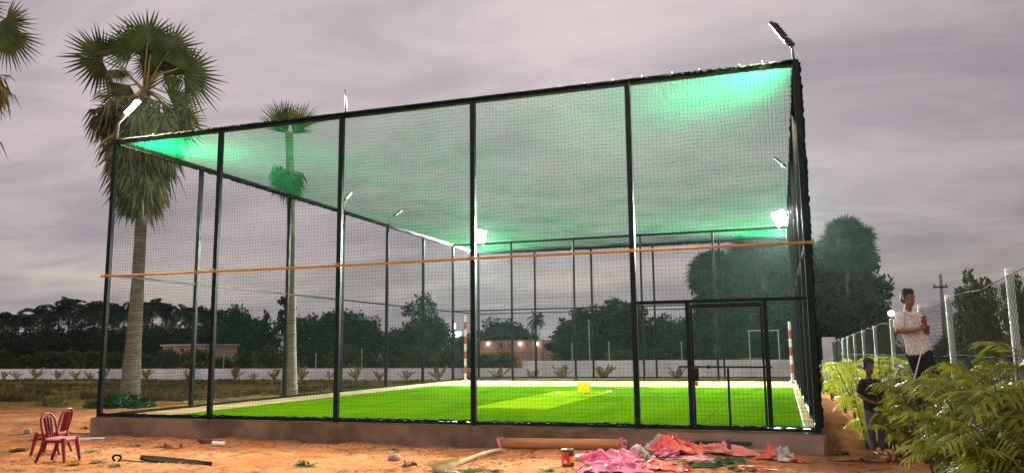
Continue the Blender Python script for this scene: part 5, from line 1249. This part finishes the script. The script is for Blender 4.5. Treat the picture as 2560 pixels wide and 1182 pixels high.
tag(m.build('rubber_loop', 'black_rubber'), 'bent loop of black rubber hose near the weeds right of the chairs', 'hose')
def stone(px, py, r, label, mt='stone', sq=.7, name='stone'):
    c = on(px, py); rng = np.random.default_rng(int(px)); V = []; F = []; n, k = 7, 12; o = rng.uniform(0, 9)
    for i in range(n + 1):
        th = pi * i / n
        for j in range(k):
            ph = 2 * pi * j / k; q = r * (1 + .16 * sin(ph * 2 + o) * sin(th) + .10 * sin(ph * 3 + th * 4 + o) + (.22 * (rng.uniform() - .5) if name != 'stone' else 0)); V.append((c.x + q * sin(th) * cos(ph), c.y + q * sin(th) * sin(ph) * .85, c.z + r * sq * .6 + q * cos(th) * sq))
    F = [(i * k + j, (i + 1) * k + j, (i + 1) * k + (j + 1) % k, i * k + (j + 1) % k) for i in range(n) for j in range(k)]
    return tag(mesh_np(name, np.array(V), F, mt, None, True), label, 'stone')
stone(985, 1150, .10, 'round brown stone lying alone in the sand'); stone(70, 1076, .10, 'dark brown stone in the sand behind the red chairs')
for k, (px, py, r) in enumerate([(1832, 1178, .06), (1850, 1172, .07), (1866, 1176, .06), (1846, 1181, .05), (1880, 1181, .05)]):
    tag(stone(px, py, r, 'pale chunk of broken rubble %s' % ['left of the heap under the turf scrap', 'on top of the little heap at the bottom edge', 'at the right of the little heap', 'half cut by the bottom edge', 'beside the salmon scrap'][k], 'concrete', .55, 'rubble_chunk'), group='rubble at the bottom edge')
def pipe_bits():
    c = on(545, 1108) + Vector((0, 0, .04)); t = thing('pipe_elbow', 'short white plastic pipe elbow lying on the sand below the plinth', 'pipe', c)
    m = MB(); m.tube([c + Vector((-.11, 0, 0)), c + Vector((-.02, 0, 0))], .045, 10); m.build('socket', 'white_plain', t, True); m = MB(); m.tube([c + Vector((-.01, 0, 0)), c + Vector((.07, .01, .0)), c + Vector((.11, .05, 0))], .04, 10); m.build('bend', 'white_plain', t, True)
pipe_bits()
def dry_branch(label, px, py, L, seed, rot):
    c = on(px, py); rng = np.random.default_rng(seed); t = thing('dead_branch', label, 'branch', c); D = Vector((cos(rot), sin(rot), 0)); m = MB(); P = [c + D * L * (q - .5) + Vector((0, rng.normal(0, .02), .02 + .03 * rng.uniform())) for q in np.linspace(0, 1, 7)]; m.tube(P, [.008, .012, .014, .016, .014, .01, .005], 5); m.build('twig', 'dry_leaf', t)
    V = []; F = []
    for k in range(16):
        p = P[rng.integers(1, 6)]; u = Vector(rng.normal(size=3)); u.z = abs(u.z) * .5; u.normalize(); v = u.cross(Vector(rng.normal(size=3))).normalized(); s = rng.uniform(.04, .12); n = len(V); V += [p, p + u * s * .5 + v * s * .35, p + u * s, p + u * s * .5 - v * s * .35]; F.append((n, n + 1, n + 2, n + 3))
    mesh_np('dry_leaves', np.array([tuple(q) for q in V]), F, 'dry_leaf', t)
dry_branch('curled dead branch with brown leaves below the plinth crack', 425, 1118, .62, 1, .15); dry_branch('dark dead twig beside the white pipe elbow', 520, 1104, .3, 2, .1); dry_branch('heap of dry twigs between the chairs and the plinth corner', 210, 1080, 1.5, 3, .25); dry_branch('thin dry twig left of the palm stalk', 1025, 1168, .18, 4, .9); dry_branch('thin dead twig lying across the path by the feet of the child', 2165, 1158, 1.0, 6, .05); dry_branch('dark twigs right of the heap by the plinth corner', 235, 1068, .6, 8, .3)
m = MB(); c = on(2163, 1100); m.tube([c + Vector((0, 0, -.05)), c + Vector((.01, 0, .3)), c + Vector((.03, 0, .62))], .014, 6); tag(m.build('stake', 'stem_wood'), 'thin wooden stake standing in the sand left of the child', 'stake')
m = MB(); c = on(215, 1092); m.box((c.x, c.y, c.z + .02), (.7, .14, .05), Matrix.Rotation(.5, 3, 'Z'), bev=.01); tag(m.build('stone_slab', 'white_paint'), 'pale narrow slab in the sand between the chairs and the plinth corner', 'slab')

# grit, leaf bits and twigs trodden into the sand of the yard
def litter(name, n, mt, smin, smax, label, seed, flat, hk):
    rng = np.random.default_rng(seed); x = rng.uniform(0.5, 16, n * 3); y = rng.uniform(-5.5, 0, n * 3); keep = (fbm(x * .9, y * .9, seed) > .44) & ((y < -.35) | (x > 14.2) | (x < -.3)); x = x[keep][:n]; y = y[keep][:n]; n = len(x); z = gz(x, y)
    C = np.stack([x, y, z + .004], -1); a = rng.uniform(0, 6.28, n); s = rng.uniform(smin, smax, n)[:, None]; u = np.stack([np.cos(a), np.sin(a), rng.normal(0, .15, n)], -1) * s; v = np.stack([-np.sin(a), np.cos(a), rng.normal(0, .15, n)], -1) * s * flat; h = np.stack([0 * a, 0 * a, s[:, 0] * hk + .002], -1)
    V = np.stack([C - u, C - v, C + u, C + v, C + h + u * .15, C + h - u * .2 + v * .1], 1).reshape(-1, 3); i = np.arange(n)[:, None] * 6
    F = np.concatenate([i + np.array([[0, 1, 5]]), i + np.array([[1, 4, 5]]), i + np.array([[1, 2, 4]]), i + np.array([[2, 3, 4]]), i + np.array([[3, 5, 4]]), i + np.array([[3, 0, 5]])])
    tag(mesh_np(name, V, F, mt), label, 'litter', kind='stuff')
litter('gravel', 3000, 'stone', .006, .020, 'small stones and grit scattered over the sandy yard', 41, .8, .40)
litter('leaf_bits', 2200, 'dry_leaf', .018, .055, 'brown leaf bits and straw scattered over the sandy yard', 43, .28, .22)
litter('straw', 900, 'stem_wood', .03, .12, 'pale straw lying over the sandy yard', 45, .06, .07)

# ------------------------------------------------------------------ thin green-tinted haze, added to give the floodlights a glow like glare
def haze(density):
    m = bpy.data.materials.new('glow_haze'); m.use_nodes = True; t = m.node_tree; t.nodes.clear()
    v = N(t, 'ShaderNodeVolumePrincipled'); v.inputs['Density'].default_value = density; v.inputs['Color'].default_value = (0.72, 0.97, 0.88, 1); v.inputs['Anisotropy'].default_value = 0.7
    o = N(t, 'ShaderNodeOutputMaterial'); t.links.new(v.outputs[0], o.inputs['Volume']); MATS['glow_haze'] = m
    b = MB(); b.box((0, 0, 6.5), (5600, 5600, 17.0)); h = b.build('haze', 'glow_haze'); h['kind'] = 'stuff'; h['label'] = 'thin haze added over the whole place to give the floodlights a glow'
haze(0.00014)
